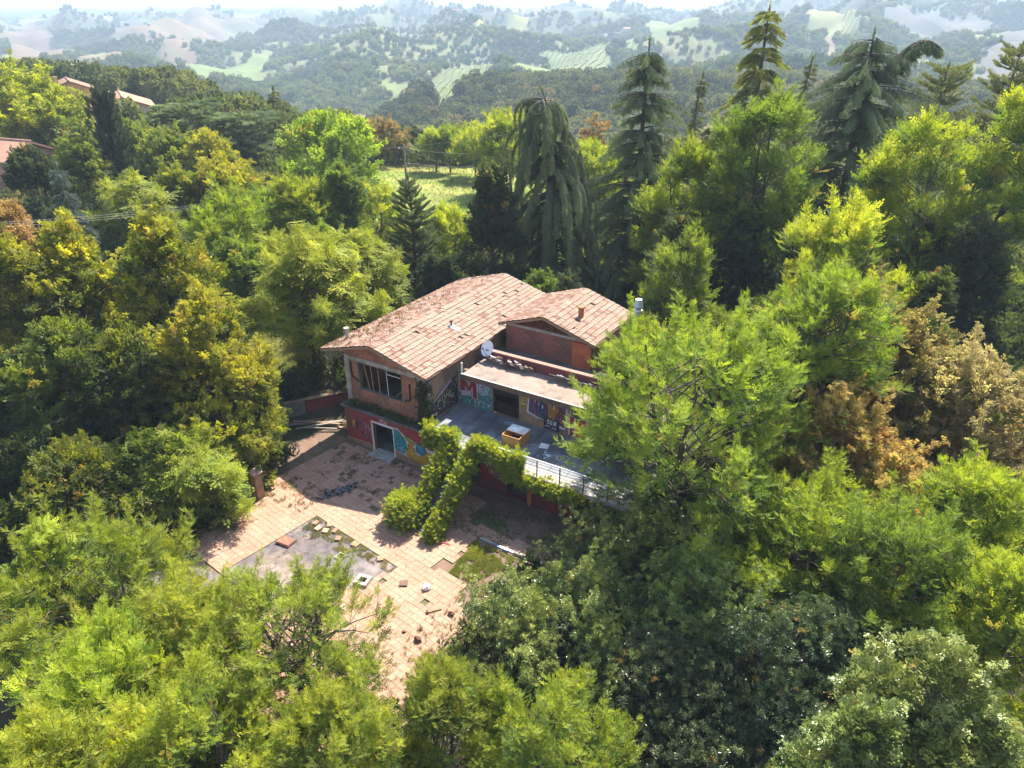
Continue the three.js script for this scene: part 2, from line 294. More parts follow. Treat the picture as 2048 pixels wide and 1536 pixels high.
const win = HP('window', frameBars(0.93, 4.12, 3.43, 5.2, -0.012, 0.2, 0.05), MAT.concreteDark, 'wide glassless window opening');
for (const [x0, y0, x1, y1] of [[1.28, 5.12, 1.62, 3.5], [1.78, 5.15, 1.9, 3.5], [2.32, 5.15, 2.38, 3.5]]) part(win, 'mullion', bar([x0, y0, -0.12], [x1, y1, -0.1], 0.04, 4), MAT.wood);
part(win, 'mullion', bar([2.95, 5.15, -0.1], [2.98, 3.5, -0.1], 0.028, 4), MAT.paleMetal);
part(win, 'mullion', bar([2.95, 4.85, -0.1], [4.05, 4.85, -0.1], 0.026, 4), MAT.paleMetal);
part(win, 'mullion', bar([3.45, 3.52, -0.2], [4.0, 4.1, -0.18], 0.03, 4), MAT.wood);
for (const pts of [[[0.45, 5.1], [0.45, 4.2], [0.95, 3.95]], [[4.68, 4.75], [4.68, 3.75], [4.3, 3.62]]]) HP('drain_pipe', merged([bar([pts[0][0], pts[0][1], 0.06], [pts[1][0], pts[1][1], 0.06], 0.045), bar([pts[1][0], pts[1][1], 0.06], [pts[2][0], pts[2][1], 0.06], 0.045)]), MAT.black);
// terrace, canopy and the wall behind it
const terrace = HP('terrace', merged([box(5.92, 18.6, 2.48, 2.62, -0.45, 2.75), box(7.1, 18.6, 2.42, 2.62, -1.5, -0.45)]), MAT.concrete);
for (let k = 0; k < 13; k++) { const a = 5.96 + k * 0.972; part(terrace, 'floor_panel', box(a, a + 0.94, 2.62, 2.65 + 0.006 * (k % 3), a < 7 ? -0.4 : -0.72, 2.74), MAT.membrane); }
part(terrace, 'floor_edge', box(7.1, 18.6, 2.62, 2.66, -1.5, -0.74), MAT.concrete, 'pale sunlit edge strip of the terrace floor');
HP('terrace_wall', pierced(5.92, 17.9, 2.62, 4.9, 2.76, 2.98, [[8.3, 10.0, 2.66, 4.76], [14.8, 16.4, 2.66, 4.7]]), MAT.tanPlaster, 'tan plaster wall under the canopy');
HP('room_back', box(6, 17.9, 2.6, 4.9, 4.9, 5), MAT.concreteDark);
const grille = HP('grille', box(8.3, 10, 4.68, 4.74, 2.8, 2.84), MAT.steelDark, 'folding metal gate of thin bars in the terrace doorway');
for (let k = 0; k < 14; k++) part(grille, 'bar', bar([8.36 + k * 0.118, 2.74, -2.82], [8.36 + k * 0.118, 4.68, -2.82], 0.011, 5), MAT.steelDark);
const canopy = HP('canopy', box(6.75, 18.2, 4.9, 5.04, 2.06, 4.3), MAT.canopy, 'flat canopy roof covered in dusty pinkish felt');
part(canopy, 'fascia', box(6.7, 18.25, 4.74, 5.06, 1.98, 2.06), MAT.fascia);
part(canopy, 'drip_edge', box(6.7, 18.25, 5.06, 5.072, 1.96, 2.09), MAT.concrete);
HP('parapet', box(6.9, 15.2, 4.6, 5.62, 4.3, 4.5), MAT.darkRed, 'dark red parapet along the back of the canopy');
HP('coping', box(6.86, 15.24, 5.62, 5.67, 4.26, 4.54), clay(0.42, 0.24, 0.19));
HP('flat_roof', box(5.92, 17, 4.42, 4.56, 4.5, 7.1), MAT.concreteDark);
HP('downpipe', bar([6.6, 4.9, -2.2], [6.6, 5.6, -2.25], 0.05), MAT.paleMetal);
// rear block
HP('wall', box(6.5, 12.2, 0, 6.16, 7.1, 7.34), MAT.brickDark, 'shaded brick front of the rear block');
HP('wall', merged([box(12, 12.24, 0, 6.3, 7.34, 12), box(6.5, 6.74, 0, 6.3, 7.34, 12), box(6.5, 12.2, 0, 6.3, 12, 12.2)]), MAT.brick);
HP('orange_panel', box(11.05, 12.22, 4.56, 6.1, 6.94, 7.1), MAT.orange, 'bright orange painted end panel');
HP('lintel', box(6.45, 12.26, 6.16, 6.32, 7.04, 7.34), MAT.concrete);
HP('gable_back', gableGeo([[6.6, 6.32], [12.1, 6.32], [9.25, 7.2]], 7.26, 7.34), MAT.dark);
{
  const g = metric(new THREE.BoxGeometry(0.125, 0.065, 0.14)), ms = [clay(0.22, 0.09, 0.05), clay(0.28, 0.12, 0.07)];
  let k = 0;
  for (let r = 0; r < 8; r++) for (let c = 0; c < 30; c++) {
    const y = 6.36 + r * 0.108, a = 6.7 + c * 0.19 + (r % 2) * 0.095, lim = 2.75 * (1 - (y - 6.32) / 0.85);
    if (Math.abs(a - 9.28) > lim) continue;
    const m = part(house, 'brick', g, ms[(k++ * 7) % 2]); m.position.set(a, y, -7.2);
  }
}
// roofs of clay tiles
const CLAYS = [[0.39, 0.26, 0.2], [0.375, 0.235, 0.178], [0.4, 0.285, 0.22], [0.3, 0.16, 0.11], [0.37, 0.285, 0.21], [0.24, 0.125, 0.085]];
const clayMats = CLAYS.map((c) => clay(...c)), claySheet = std({ vertexColors: true, map: clayMap, roughness: 0.92 });
function tileGeo(k) {
  const X = [-0.119, -0.078, -0.03, 0.05, 0.119], Y = [0.02, 0.027, 0.006, 0.003, 0.02], P = [], UV = [], I = [], u0 = k * 0.31, v0 = k * 0.17;
  const add = (x, y, z) => { P.push(x, y, z); UV.push(u0 + x, v0 + z); };
  for (let i = 0; i < 5; i++) { add(X[i], Y[i] + 0.004, 0); add(X[i], Y[i] + 0.046, 0.39); add(X[i], Y[i] - 0.006, 0.395); }
  for (let i = 0; i < 4; i++) { const a = i * 3, b = a + 3; I.push(a, a + 1, b, b, a + 1, b + 1, a + 1, a + 2, b + 1, b + 1, a + 2, b + 2); }
  const g = new THREE.BufferGeometry(); g.setAttribute('position', new THREE.Float32BufferAttribute(P, 3)); g.setAttribute('uv', new THREE.Float32BufferAttribute(UV, 2)); g.setIndex(I);
  const n = g.toNonIndexed(); n.computeVertexNormals(); return n;
}
const tileGeos = [0, 1, 2, 3].map(tileGeo);
const ridgeGeo = (() => { const g = new THREE.CylinderGeometry(0.13, 0.115, 0.42, 8, 1, true, -Math.PI / 2, Math.PI).rotateX(Math.PI / 2).rotateZ(0); const s = g.clone(); s.scale(0.86, 0.86, 1); return metric(merged([g, s])); })();
function tiledRoof(o) {
  const { a0, ar, a1, e0, yr, e1, b0, b1, own, seed } = o, r = rngOf(seed);
  const deck = [];
  for (const [ae, ye] of [[a0, e0], [a1, e1]]) { const s = new THREE.Shape([[ar, yr - 0.02], [ae, ye - 0.02], [ae, ye - 0.14], [ar, yr - 0.16]].map((p) => new THREE.Vector2(...p))); deck.push(new THREE.ExtrudeGeometry(s, { depth: b1 - b0, bevelEnabled: false }).translate(0, 0, -b1)); }
  const roof = HP('roof', metric(merged(deck)), MAT.wood, o.label);
  part(roof, 'eave_board', merged([a0, a1].map((a, i) => { const y = i ? e1 : e0; return box(a - 0.02, a + 0.02, y - 0.17, y - 0.01, b0, b1); })), MAT.greyWood);
  part(roof, 'gutter', bar([a1 + 0.05, e1 - 0.08, -b0], [a1 + 0.05, e1 - 0.08, -b1], 0.06, 7), MAT.rust);
  const list = [];
  for (const [side, ae, ye] of [[0, a0, e0], [1, a1, e1]]) {
    const dn = new THREE.Vector3(ae - ar, ye - yr, 0), L = dn.length(); dn.normalize();
    const across = new THREE.Vector3(0, 0, side ? -1 : 1), nrm = dn.clone().cross(across).normalize(); if (nrm.y < 0) { across.negate(); nrm.negate(); }
    const nc = Math.round(L / 0.335), pitch = L / nc, m = Math.round((b1 - b0) / 0.2365);
    for (let c = 0; c < nc; c++) for (let k = 0; k < m; k++) {
      if (r() < 0.006) continue;
      const b = b0 + (k + 0.5) * ((b1 - b0) / m), p = new THREE.Vector3(ar, yr, -b).addScaledVector(dn, c * pitch + 0.0 + 0.015 * (r() - 0.5)).addScaledVector(nrm, 0.006 + 0.004 * r() + 0.035 * Math.max(0, fbm(b * 0.35 + seed, c * 0.2, 2))).addScaledVector(dn, 0.03 * n2(b * 0.9, c * 1.7 + seed) + (r() < 0.015 ? 0.09 : 0));
      const M = new THREE.Matrix4().makeBasis(across, nrm, dn), q = new THREE.Matrix4().makeRotationY((r() - 0.5) * (r() < 0.02 ? 0.6 : 0.02));
      M.multiply(q).setPosition(p);
      const litter = fbm(b * 0.5 + seed, c * 0.3, 3), redder = side ? 0 : 0.45;
      let ci = clamp(Math.floor(1.5 + 2.6 * fbm(b * 0.22 + 3, c * 1.3 + seed, 2) + 0.9 * (r() - 0.5)), 0, 2); if (litter > 0.08 && r() < 0.5) ci = 4; if (r() < 0.1 + redder) ci = r() < 0.5 ? 3 : 5;
      list.push({ M, ci, g: Math.floor(r() * 4), key: side ? b * 1.0 + (nc - c) * 0.05 : 1e3 + b });
    }
  }
  list.sort((p, q) => p.key - q.key);
  list.slice(0, own).forEach((t) => { const m = part(roof, 'roof_tile', tileGeos[t.g], clayMats[t.ci]); t.M.decompose(m.position, m.quaternion, m.scale); });
  const rest = list.slice(own).map((t) => tint(tileGeos[t.g].clone().applyMatrix4(t.M), lin(...CLAYS[t.ci])));
  if (rest.length) part(roof, 'roof_tiling', mergeGeometries(rest), claySheet).userData.kind = 'stuff';
  const pale = [clay(0.5, 0.41, 0.32), clay(0.42, 0.33, 0.26), clay(0.46, 0.34, 0.25)];
  for (let b = b0 + 0.2, k = 0; b < b1; b += 0.385, k++) { const m = part(roof, 'ridge_tile', ridgeGeo, pale[k % 3]); m.position.set(ar + 0.03 * (r() - 0.5), yr - 0.01 + 0.015 * r() + 0.03 * n2(b * 0.3, seed), -b); m.rotation.y = 0.06 * (r() - 0.5); m.rotation.x = -0.03; }
  return roof;
}
const roofA = tiledRoof({ a0: -1.25, ar: 2.45, a1: 6.22, e0: 5.7, yr: 6.72, e1: 5.7, b0: -0.62, b1: 13.6, own: 290, seed: 31, label: 'long main roof of weathered pale clay tiles' });
const roofB = tiledRoof({ a0: 6.3, ar: 9.25, a1: 12.55, e0: 6.35, yr: 7.34, e1: 6.3, b0: 6.6, b1: 12.3, own: 0, seed: 32, label: 'smaller roof of clay tiles on the rear block' });
part(roofA, 'valley_flashing', box(6.0, 6.5, 5.72, 5.84, 7.6, 13.2), MAT.white, 'bright white flashing in the valley between the roofs');
part(roofA, 'flue', merged([bar([-0.55, 5.8, -0.9], [-0.55, 6.55, -0.9], 0.11, 8), bar([-0.55, 6.55, -0.9], [-0.55, 6.62, -0.9], 0.17, 8)]), MAT.concrete);
part(roofA, 'vent_pipe', merged([bar([4.05, 6.2, -4.9], [4.05, 6.62, -4.9], 0.06, 8), bar([4.05, 6.58, -4.9], [4.05, 6.66, -4.9], 0.1, 8)]), MAT.rust);
part(roofA, 'mortar_patch', wobble(new THREE.SphereGeometry(0.3, 10, 6).scale(1.5, 0.14, 1).rotateZ(-0.26).translate(4.35, 6.24, -4.9), 0.05, 4), MAT.white);
part(roofB, 'chimney', merged([box(10.55, 10.8, 6.7, 7.55, 8.6, 8.85), box(10.5, 10.85, 7.5, 7.57, 8.55, 8.9)]), clay(0.46, 0.17, 0.08));
// stairs and railing
const stairs = HP('staircase', (() => { const s = new THREE.Shape([[1.5, 2.45], [1.5, 2.1], [4.75, 0], [5.25, 0]].map((p) => new THREE.Vector2(...p))); return metric(merged([8.55, 9.85].map((a) => new THREE.ExtrudeGeometry(s, { depth: 0.12, bevelEnabled: false }).rotateY(-Math.PI / 2).translate(a + 0.12, 0, 0)))); })(), MAT.concrete);
for (let k = 0; k < 14; k++) part(stairs, 'step', box(8.67, 9.85, 2.42 - k * 0.178 - 0.09, 2.42 - k * 0.178, -1.78 - k * 0.262, -1.5 - k * 0.262), MAT.concreteDark);
for (const a of [8.5, 9.98]) part(stairs, 'handrail', merged([bar([a, 3.55, 1.5], [a, 0.95, 5.1], 0.03), bar([a, 0, 5.1], [a, 0.95, 5.1], 0.03)]), MAT.rust);
const rail = HP('railing', merged([bar([7.2, 3.6, 1.42], [8.45, 3.6, 1.42], 0.035), bar([10, 3.6, 1.42], [18.55, 3.6, 1.42], 0.035)]), MAT.paleMetal, 'thin metal terrace railing with a pale handrail');
for (const a of [7.2, 8.4, 10, 11.3, 12.4, 13.5, 14.75, 16, 17.25, 18.5]) part(rail, 'post', box(a - 0.025, a + 0.025, 2.6, 3.57, -1.445, -1.395), MAT.steelDark);
for (const y of [2.82, 3.03, 3.24, 3.43]) part(rail, 'wire', merged([bar([7.2, y, 1.42], [8.4, y, 1.42], 0.011, 5), bar([10, y, 1.42], [18.5, y, 1.42], 0.011, 5)]), MAT.steelDark);

// ---------------------------------------------------------------- graffiti (paint on the walls)
let artSeed = 1;
function canvasTex(w, h, draw) { const c = document.createElement('canvas'); c.width = w; c.height = h; const x = c.getContext('2d'); x.lineCap = x.lineJoin = 'round'; draw(x, w, h); const r = rngOf(w * 7 + h + artSeed++); x.globalCompositeOperation = 'source-atop'; for (let i = 0; i < 26; i++) { x.globalAlpha = 0.35 + 0.4 * r(); swoosh(x, r, w, h, ['#2a2430', '#e2dfe0', '#a8465c', '#4c8a86', '#c7a63c', '#5b6fa0'][Math.floor(r() * 6)], 2 + 4 * r(), 2); } for (let i = 0; i < 240; i++) { x.globalAlpha = 0.12 + 0.25 * r(); x.fillStyle = ['#6b4a34', '#3c302c', '#8d7059', '#b7a593'][Math.floor(r() * 4)]; x.beginPath(); x.ellipse(r() * w, r() * h, 1 + 9 * r() * r(), 2 + 16 * r() * r(), r() * 3, 0, 7); x.fill(); } x.globalAlpha = 0.16; x.fillStyle = '#4a3a34'; x.fillRect(0, 0, w, h); x.globalCompositeOperation = 'destination-out'; x.globalAlpha = 1; for (let i = 0; i < 60; i++) { x.beginPath(); x.ellipse(r() * w, h * (r() < 0.5 ? r() * r() * 0.2 : 1 - r() * r() * 0.2), 2 + 9 * r(), 1 + 6 * r(), r() * 3, 0, 7); x.fill(); } x.globalCompositeOperation = 'source-over'; const t = new THREE.CanvasTexture(c); t.colorSpace = THREE.SRGBColorSpace; return t; }
function speck(x, w, h, r, n, cols, s = 6) { for (let i = 0; i < n; i++) { x.fillStyle = cols[Math.floor(r() * cols.length)]; x.globalAlpha = 0.25 + 0.4 * r(); x.beginPath(); x.ellipse(r() * w, r() * h, s * r() + 1, s * r() * 2 + 1, r() * 3, 0, 7); x.fill(); } x.globalAlpha = 1; }
function poly(x, pts, fill, stroke, lw) { x.beginPath(); pts.forEach((p, i) => (i ? x.lineTo(...p) : x.moveTo(...p))); x.closePath(); if (stroke) { x.strokeStyle = stroke; x.lineWidth = lw; x.stroke(); } if (fill) { x.fillStyle = fill; x.fill(); } }
function swoosh(x, r, w, h, col, lw, n = 4) { x.strokeStyle = col; x.lineWidth = lw; let px = r() * w, py = r() * h; x.beginPath(); x.moveTo(px, py); for (let i = 0; i < n; i++) { const a = r() * 6.3, L = 0.16 * w; x.quadraticCurveTo(px + L * Math.cos(a), py + L * Math.sin(a), (px = clamp(px + L * (r() - 0.5) * 2, 0, w)), (py = clamp(py + L * (r() - 0.5) * 2, 0, h))); } x.stroke(); }
const artMat = (t) => std({ map: t, roughness: 0.8, transparent: true, alphaTest: 0.4 });
function art(name, tex, w, h, pos, ry, label, rx = 0) { const g = new THREE.PlaneGeometry(w, h), m = HP(name, g, artMat(tex), label); m.position.set(...pos); m.rotation.set(rx, ry, 0, 'YXZ'); return m; }
{
  const r = rngOf(77);
  art('graffiti', canvasTex(512, 320, (x, w, h) => {
    poly(x, [[0, h * 0.42], [w * 0.3, h * 0.2], [w * 0.72, 0], [w, 0], [w, h], [0, h]], '#262031'); speck(x, w, h * 0.98, r, 60, ['#4b2b45', '#1a1a2c', '#6c3a4a'], 22);
    poly(x, [[0, h * 0.5], [w * 0.34, h * 0.22], [w * 0.7, h * 0.02], [w * 0.85, h * 0.06], [w * 0.4, h * 0.34]], '#b98ea8');
    for (let i = 0; i < 9; i++) { const cx = w * (0.12 + 0.09 * i), cy = h * (0.72 - 0.045 * i + 0.13 * (i % 2)); x.lineWidth = 22; x.strokeStyle = '#0e1213'; x.beginPath(); x.ellipse(cx, cy, 26, 52, 0.5 - i * 0.2, 0.6, 5.9); x.stroke(); x.lineWidth = 9; x.strokeStyle = ['#6f8f3a', '#c9b743', '#e6e3da', '#3f7560', '#d3cf6a'][i % 5]; x.beginPath(); x.ellipse(cx, cy, 26, 52, 0.5 - i * 0.2, 0.6, 5.9); x.stroke(); }
    for (let i = 0; i < 16; i++) swoosh(x, r, w, h, ['#d8d5d8', '#7fa05a', '#b45e73', '#141420'][i % 4], 4, 2);
    x.fillStyle = '#dfe3ea'; x.beginPath(); x.arc(w * 0.15, h * 0.86, 24, 0, 7); x.fill(); x.fillStyle = '#262031'; x.beginPath(); x.arc(w * 0.15, h * 0.8, 17, 0, 7); x.fill(); x.clearRect(0, 0, 1, 1);
  }), 2.5, 1.75, [5.908, 3.6, -1.45], Math.PI / 2, 'dark graffiti with green, yellow and white loops on the terrace side wall');
  art('graffiti', canvasTex(448, 448, (x, w, h) => {
    x.fillStyle = '#3f7f82'; x.fillRect(0, 0, w, h); speck(x, w, h, r, 120, ['#2b5d66', '#5aa09c', '#8bb8b4', '#31574a'], 20);
    for (let i = 0; i < 26; i++) swoosh(x, r, w, h * 0.5, ['#d9b6c6', '#c97a96', '#e9e6ea'][i % 3], 4, 3);
    x.save(); x.translate(w * 0.72, h * 0.36); for (let k = 0; k < 6; k++) { x.strokeStyle = ['#b9d3e6', '#4774a8', '#dfe8ee'][k % 3]; x.lineWidth = 9; x.beginPath(); x.ellipse(0, 0, 14 + k * 11, 18 + k * 14, 0.3, 0, 7); x.stroke(); } x.restore();
    for (let i = 0; i < 10; i++) { x.strokeStyle = ['#1f4c55', '#bfe0dc'][i % 2]; x.lineWidth = 7; x.beginPath(); x.arc(w * (0.35 + 0.065 * i), h * 0.86, 30 + 8 * (i % 3), 2.6, 6.1); x.stroke(); }
    poly(x, [[w * 0.06, h * 0.12], [w * 0.2, h * 0.2], [w * 0.32, h * 0.42], [w * 0.4, h * 0.1], [w * 0.52, h * 0.14], [w * 0.56, h * 0.74], [w * 0.42, h * 0.72], [w * 0.42, h * 0.4], [w * 0.32, h * 0.62], [w * 0.22, h * 0.44], [w * 0.16, h * 0.66], [w * 0.04, h * 0.62]], '#8f1c2e', '#e7dfe2', 14);
    poly(x, [[w * 0.02, h * 0.6], [w * 0.34, h * 0.55], [w * 0.4, h * 0.68], [w * 0.1, h * 0.74]], '#cbb5cf');
  }), 2.32, 2.18, [7.12, 3.74, -2.752], 0, 'teal graffiti with a big red letter M on the terrace wall');
  art('graffiti', canvasTex(640, 448, (x, w, h) => {
    const g = [[0.02, 0.1, '#b4902f'], [0.02, 0.3, '#c7ab3b'], [0.02, 0.52, '#8d7428']]; for (const [a, b, c] of g) { x.fillStyle = c; x.fillRect(a * w, b * h, 0.1 * w, 0.14 * h); x.fillStyle = '#dfe0e4'; x.fillRect(a * w, b * h - 8, 0.12 * w, 9); }
    poly(x, [[w * 0.16, h * 0.02], [w * 0.98, h * 0.02], [w * 0.98, h * 0.86], [w * 0.2, h * 0.74]], '#4a2c52', '#d8dbe6', 12);
    const L = [['#5d3a78', [[0.2, 0.06], [0.32, 0.06], [0.36, 0.3], [0.3, 0.42], [0.36, 0.72], [0.28, 0.72], [0.22, 0.5]]], ['#2b3566', [[0.4, 0.06], [0.54, 0.1], [0.56, 0.74], [0.46, 0.76], [0.4, 0.6]]], ['#a06a2c', [[0.58, 0.08], [0.64, 0.08], [0.7, 0.46], [0.76, 0.1], [0.82, 0.1], [0.74, 0.8], [0.64, 0.8]]], ['#6c2440', [[0.84, 0.1], [0.92, 0.1], [0.96, 0.84], [0.9, 0.84], [0.88, 0.6], [0.84, 0.82], [0.78, 0.82]]]];
    for (const [c, p] of L) { poly(x, p.map(([u, v]) => [u * w + 9, v * h + 9]), '#15152a'); poly(x, p.map(([u, v]) => [u * w, v * h]), c, '#c9b25a', 5); }
    for (let i = 0; i < 9; i++) { x.save(); x.translate(w * (0.24 + 0.08 * i), h * (0.2 + 0.06 * (i % 4))); x.fillStyle = ['#e4e4e8', '#d0a53a', '#8fa3c9'][i % 3]; x.fillRect(0, 0, 14, 50); x.restore(); }
    x.strokeStyle = '#e2e6f0'; x.lineWidth = 16; x.beginPath(); x.moveTo(w * 0.16, h * 0.05); x.quadraticCurveTo(w * 0.21, h * 0.3, w * 0.16, h * 0.7); x.lineTo(w * 0.42, h * 0.8); x.stroke(); x.beginPath(); x.moveTo(w * 0.6, h * 0.86); x.lineTo(w * 0.97, h * 0.9); x.stroke();
  }), 2.85, 2.12, [11.5, 3.84, -2.752], 0, 'purple and blue block-letter graffiti right of the terrace doorway');
  art('graffiti', canvasTex(256, 192, (x, w, h) => { x.fillStyle = '#10151f'; x.fillRect(0, 0, w, h); x.fillStyle = '#dfe8ee'; x.font = 'bold 96px sans-serif'; x.textAlign = 'center'; x.setTransform(1, 0.05, -0.15, 1, 14, 0); x.fillText('SER', w / 2, 98); x.fillRect(40, 124, 66, 14); x.fillRect(140, 134, 76, 14); }), 0.95, 0.75, [12.05, 3.05, -2.745], 0, 'white tag on a black patch low on the terrace wall');
  art('graffiti', canvasTex(448, 512, (x, w, h) => {
    for (let k = 0; k < 26; k++) { x.fillStyle = ['#a3263c', '#c9566f', '#e3d6da', '#5a2140', '#b83c34'][k % 5]; x.fillRect(w * 0.04 + k * w * 0.036, h * (0.36 + 0.2 * Math.abs(k - 13) / 26 - (k > 17 ? 0.3 : 0)), w * 0.034, h * 0.6); }
    speck(x, w, h, r, 80, ['#d9a7b4', '#7a1f35', '#ece2e2'], 8); x.clearRect(0, 0, w * 0.08, h); x.clearRect(0, h * 0.96, w, h * 0.04);
    for (let k = 0; k < 5; k++) { x.strokeStyle = ['#e6e6ea', '#3a3152', '#d9d9e0', '#574a6c', '#cfcfd8'][k]; x.lineWidth = 11; x.beginPath(); x.arc(w * 0.44, h * 0.3, w * (0.2 + 0.05 * k), Math.PI * 0.85, Math.PI * 2.2); x.stroke(); }
    x.fillStyle = '#2b4432'; x.beginPath(); x.arc(w * 0.44, h * 0.32, w * 0.2, 0, 7); x.fill(); for (let k = 0; k < 30; k++) { x.fillStyle = ['#c8b23f', '#8c9b3c', '#dccb6a'][k % 3]; x.beginPath(); x.arc(w * (0.3 + 0.28 * r()), h * (0.16 + 0.18 * r()), 7, 0, 7); x.fill(); }
    poly(x, [[w * 0.36, h * 0.5], [w * 0.54, h * 0.5], [w * 0.58, h * 0.95], [w * 0.32, h * 0.95]], '#cf641f'); for (let k = 0; k < 14; k++) swoosh(x, () => 0.38 + 0.2 * r(), w, h * 1.5, ['#e8a13a', '#a8301e'][k % 2], 6, 2);
    poly(x, [[w * 0.68, h * 0.6], [w * 0.76, h * 0.58], [w * 0.8, h * 0.94], [w * 0.72, h * 0.94]], '#e9e9ee');
  }), 1.9, 2.15, [13.82, 3.74, -2.746], 0, 'totem-like painted figure under white arches on the terrace wall');
  art('graffiti', canvasTex(768, 448, (x, w, h) => {
    poly(x, [[0, h * 0.02], [w * 0.1, 0], [w * 0.3, h * 0.24], [w * 0.98, h * 0.4], [w * 0.98, h * 0.94], [w * 0.6, h], [w * 0.2, h * 0.86], [0, h * 0.76]], '#c9c9c3');
    const S = [['#1f8a94', [[0.01, 0.06], [0.12, 0.1], [0.26, 0.34], [0.28, 0.6], [0.2, 0.8], [0.02, 0.72]]], ['#c99a12', [[0.27, 0.8], [0.34, 0.32], [0.4, 0.36], [0.44, 0.66], [0.56, 0.72], [0.7, 0.5], [0.78, 0.54], [0.74, 0.86], [0.6, 0.96], [0.36, 0.92]]], ['#267f9a', [[0.5, 0.3], [0.66, 0.3], [0.7, 0.5], [0.6, 0.64], [0.48, 0.58]]], ['#d2a51e', [[0.8, 0.5], [0.94, 0.46], [0.97, 0.8], [0.84, 0.9]]], ['#8fa94a', [[0.26, 0.18], [0.42, 0.22], [0.46, 0.34], [0.3, 0.3]]]];
    for (const [c, p] of S) poly(x, p.map(([u, v]) => [u * w, v * h]), c, '#15181a', 13);
    for (let i = 0; i < 16; i++) { x.strokeStyle = ['#101416', '#101416', '#e6e6dc'][i % 3]; x.lineWidth = 7; x.beginPath(); x.arc(w * (0.08 + 0.058 * i), h * (0.5 + 0.18 * ((i * 7) % 3 - 1)), 22 + 6 * (i % 4), i, i + 2.6); x.stroke(); }
    for (let i = 0; i < 22; i++) { x.fillStyle = '#1a1a18'; x.fillRect(w * (0.22 + 0.034 * i), h * 0.86, 4, 16 + 40 * r()); }
  }), 3.3, 1.95, [5.46, 1.15, 0.716], 0, 'teal and yellow lettering graffiti right of the lower doorway');
  art('graffiti', canvasTex(256, 256, (x, w, h) => { for (let i = 0; i < 34; i++) swoosh(x, () => 0.1 + 0.8 * r(), w, h, ['#6d4660', '#8a6f8f', '#571620', '#b98a97', '#3f2a3a'][i % 5], 7, 3); }), 0.95, 1.2, [1.68, 1.3, 0.706], 0, 'faded purple scribble on the red wall left of the lower doorway');
  art('graffiti', canvasTex(448, 256, (x, w, h) => { for (let i = 0; i < 40; i++) swoosh(x, () => 0.06 + 0.88 * r(), w, h, ['#3f6f8a', '#d8d3cf', '#7c2a3c', '#c39a3a', '#27303f'][i % 5], 12, 3); }), 1.3, 1.0, [10.38, 1.6, 0.482], 0, 'scrawled lettering on the red panel under the terrace');
  art('graffiti', canvasTex(256, 448, (x, w, h) => { for (let i = 0; i < 44; i++) swoosh(x, () => 0.12 + 0.76 * r(), w, h, ['#b9a23f', '#4d6a8c', '#7a3350', '#d9d2c8', '#2d2a35'][i % 5], 8, 3); }), 0.7, 1.7, [16.95, 3.75, -2.752], 0, 'narrow strip of scrawled tags at the end of the terrace wall');
  art('graffiti', canvasTex(256, 128, (x, w, h) => { x.strokeStyle = '#d9c9cb'; x.lineWidth = 11; x.font = 'bold 88px sans-serif'; x.textAlign = 'center'; x.strokeText('JOS', w / 2, 96); x.fillStyle = '#93555a'; x.fillText('JOS', w / 2, 96); }), 1.0, 0.42, [3.1, 2.2, 0.708], 0, 'pale spray-painted letters above the lower doorway');
  art('graffiti', canvasTex(256, 320, (x, w, h) => { x.fillStyle = '#2f5f3f'; x.fillRect(0, 0, w, h); for (let i = 0; i < 26; i++) swoosh(x, r, w, h, ['#5ba36b', '#173526', '#8fc08d', '#3d7d78'][i % 4], 10, 2); }), 0.75, 1.32, [13.12, 1.43, 0.208], 0, 'green graffiti in the niche under the terrace');
  art('graffiti', canvasTex(256, 320, (x, w, h) => { for (let i = 0; i < 60; i++) { x.strokeStyle = ['#dcdce4', '#8fa3b8', '#a79ab5', '#31304a'][i % 4]; x.lineWidth = 6; x.beginPath(); x.ellipse(w * (0.2 + 0.6 * r()), h * (0.15 + 0.7 * r()), 12 + 16 * r(), 12 + 22 * r(), r() * 3, r() * 3, 3 + r() * 4); x.stroke(); } }), 0.95, 1.5, [14.45, 1.25, 0.458], 0, 'white and blue scribbled faces on the wall under the terrace');
  art('graffiti', canvasTex(256, 256, (x, w, h) => { for (let i = 0; i < 12; i++) swoosh(x, () => 0.15 + 0.7 * r(), w, h, ['#dfeaf2', '#7fb3cf'][i % 2], 12, 3); }), 0.7, 1.0, [12.95, 2.672, -0.45], 0, 'white tag sprayed on the terrace floor', -Math.PI / 2);
  art('graffiti', canvasTex(256, 256, (x, w, h) => { x.strokeStyle = '#cfdbe6'; x.lineWidth = 11; x.beginPath(); x.arc(w * 0.6, h * 0.5, 78, 0, 7); x.stroke(); x.strokeStyle = '#b9b46a'; x.beginPath(); x.moveTo(10, h * 0.6); x.quadraticCurveTo(w * 0.3, h * 0.2, w * 0.6, h * 0.55); x.stroke(); x.fillStyle = '#aebfd0'; x.beginPath(); x.arc(w * 0.62, h * 0.5, 24, 0, 7); x.fill(); }), 1.1, 0.9, [13.75, 2.672, -0.65], 0, 'pale circle sprayed on the terrace floor', -Math.PI / 2);
}
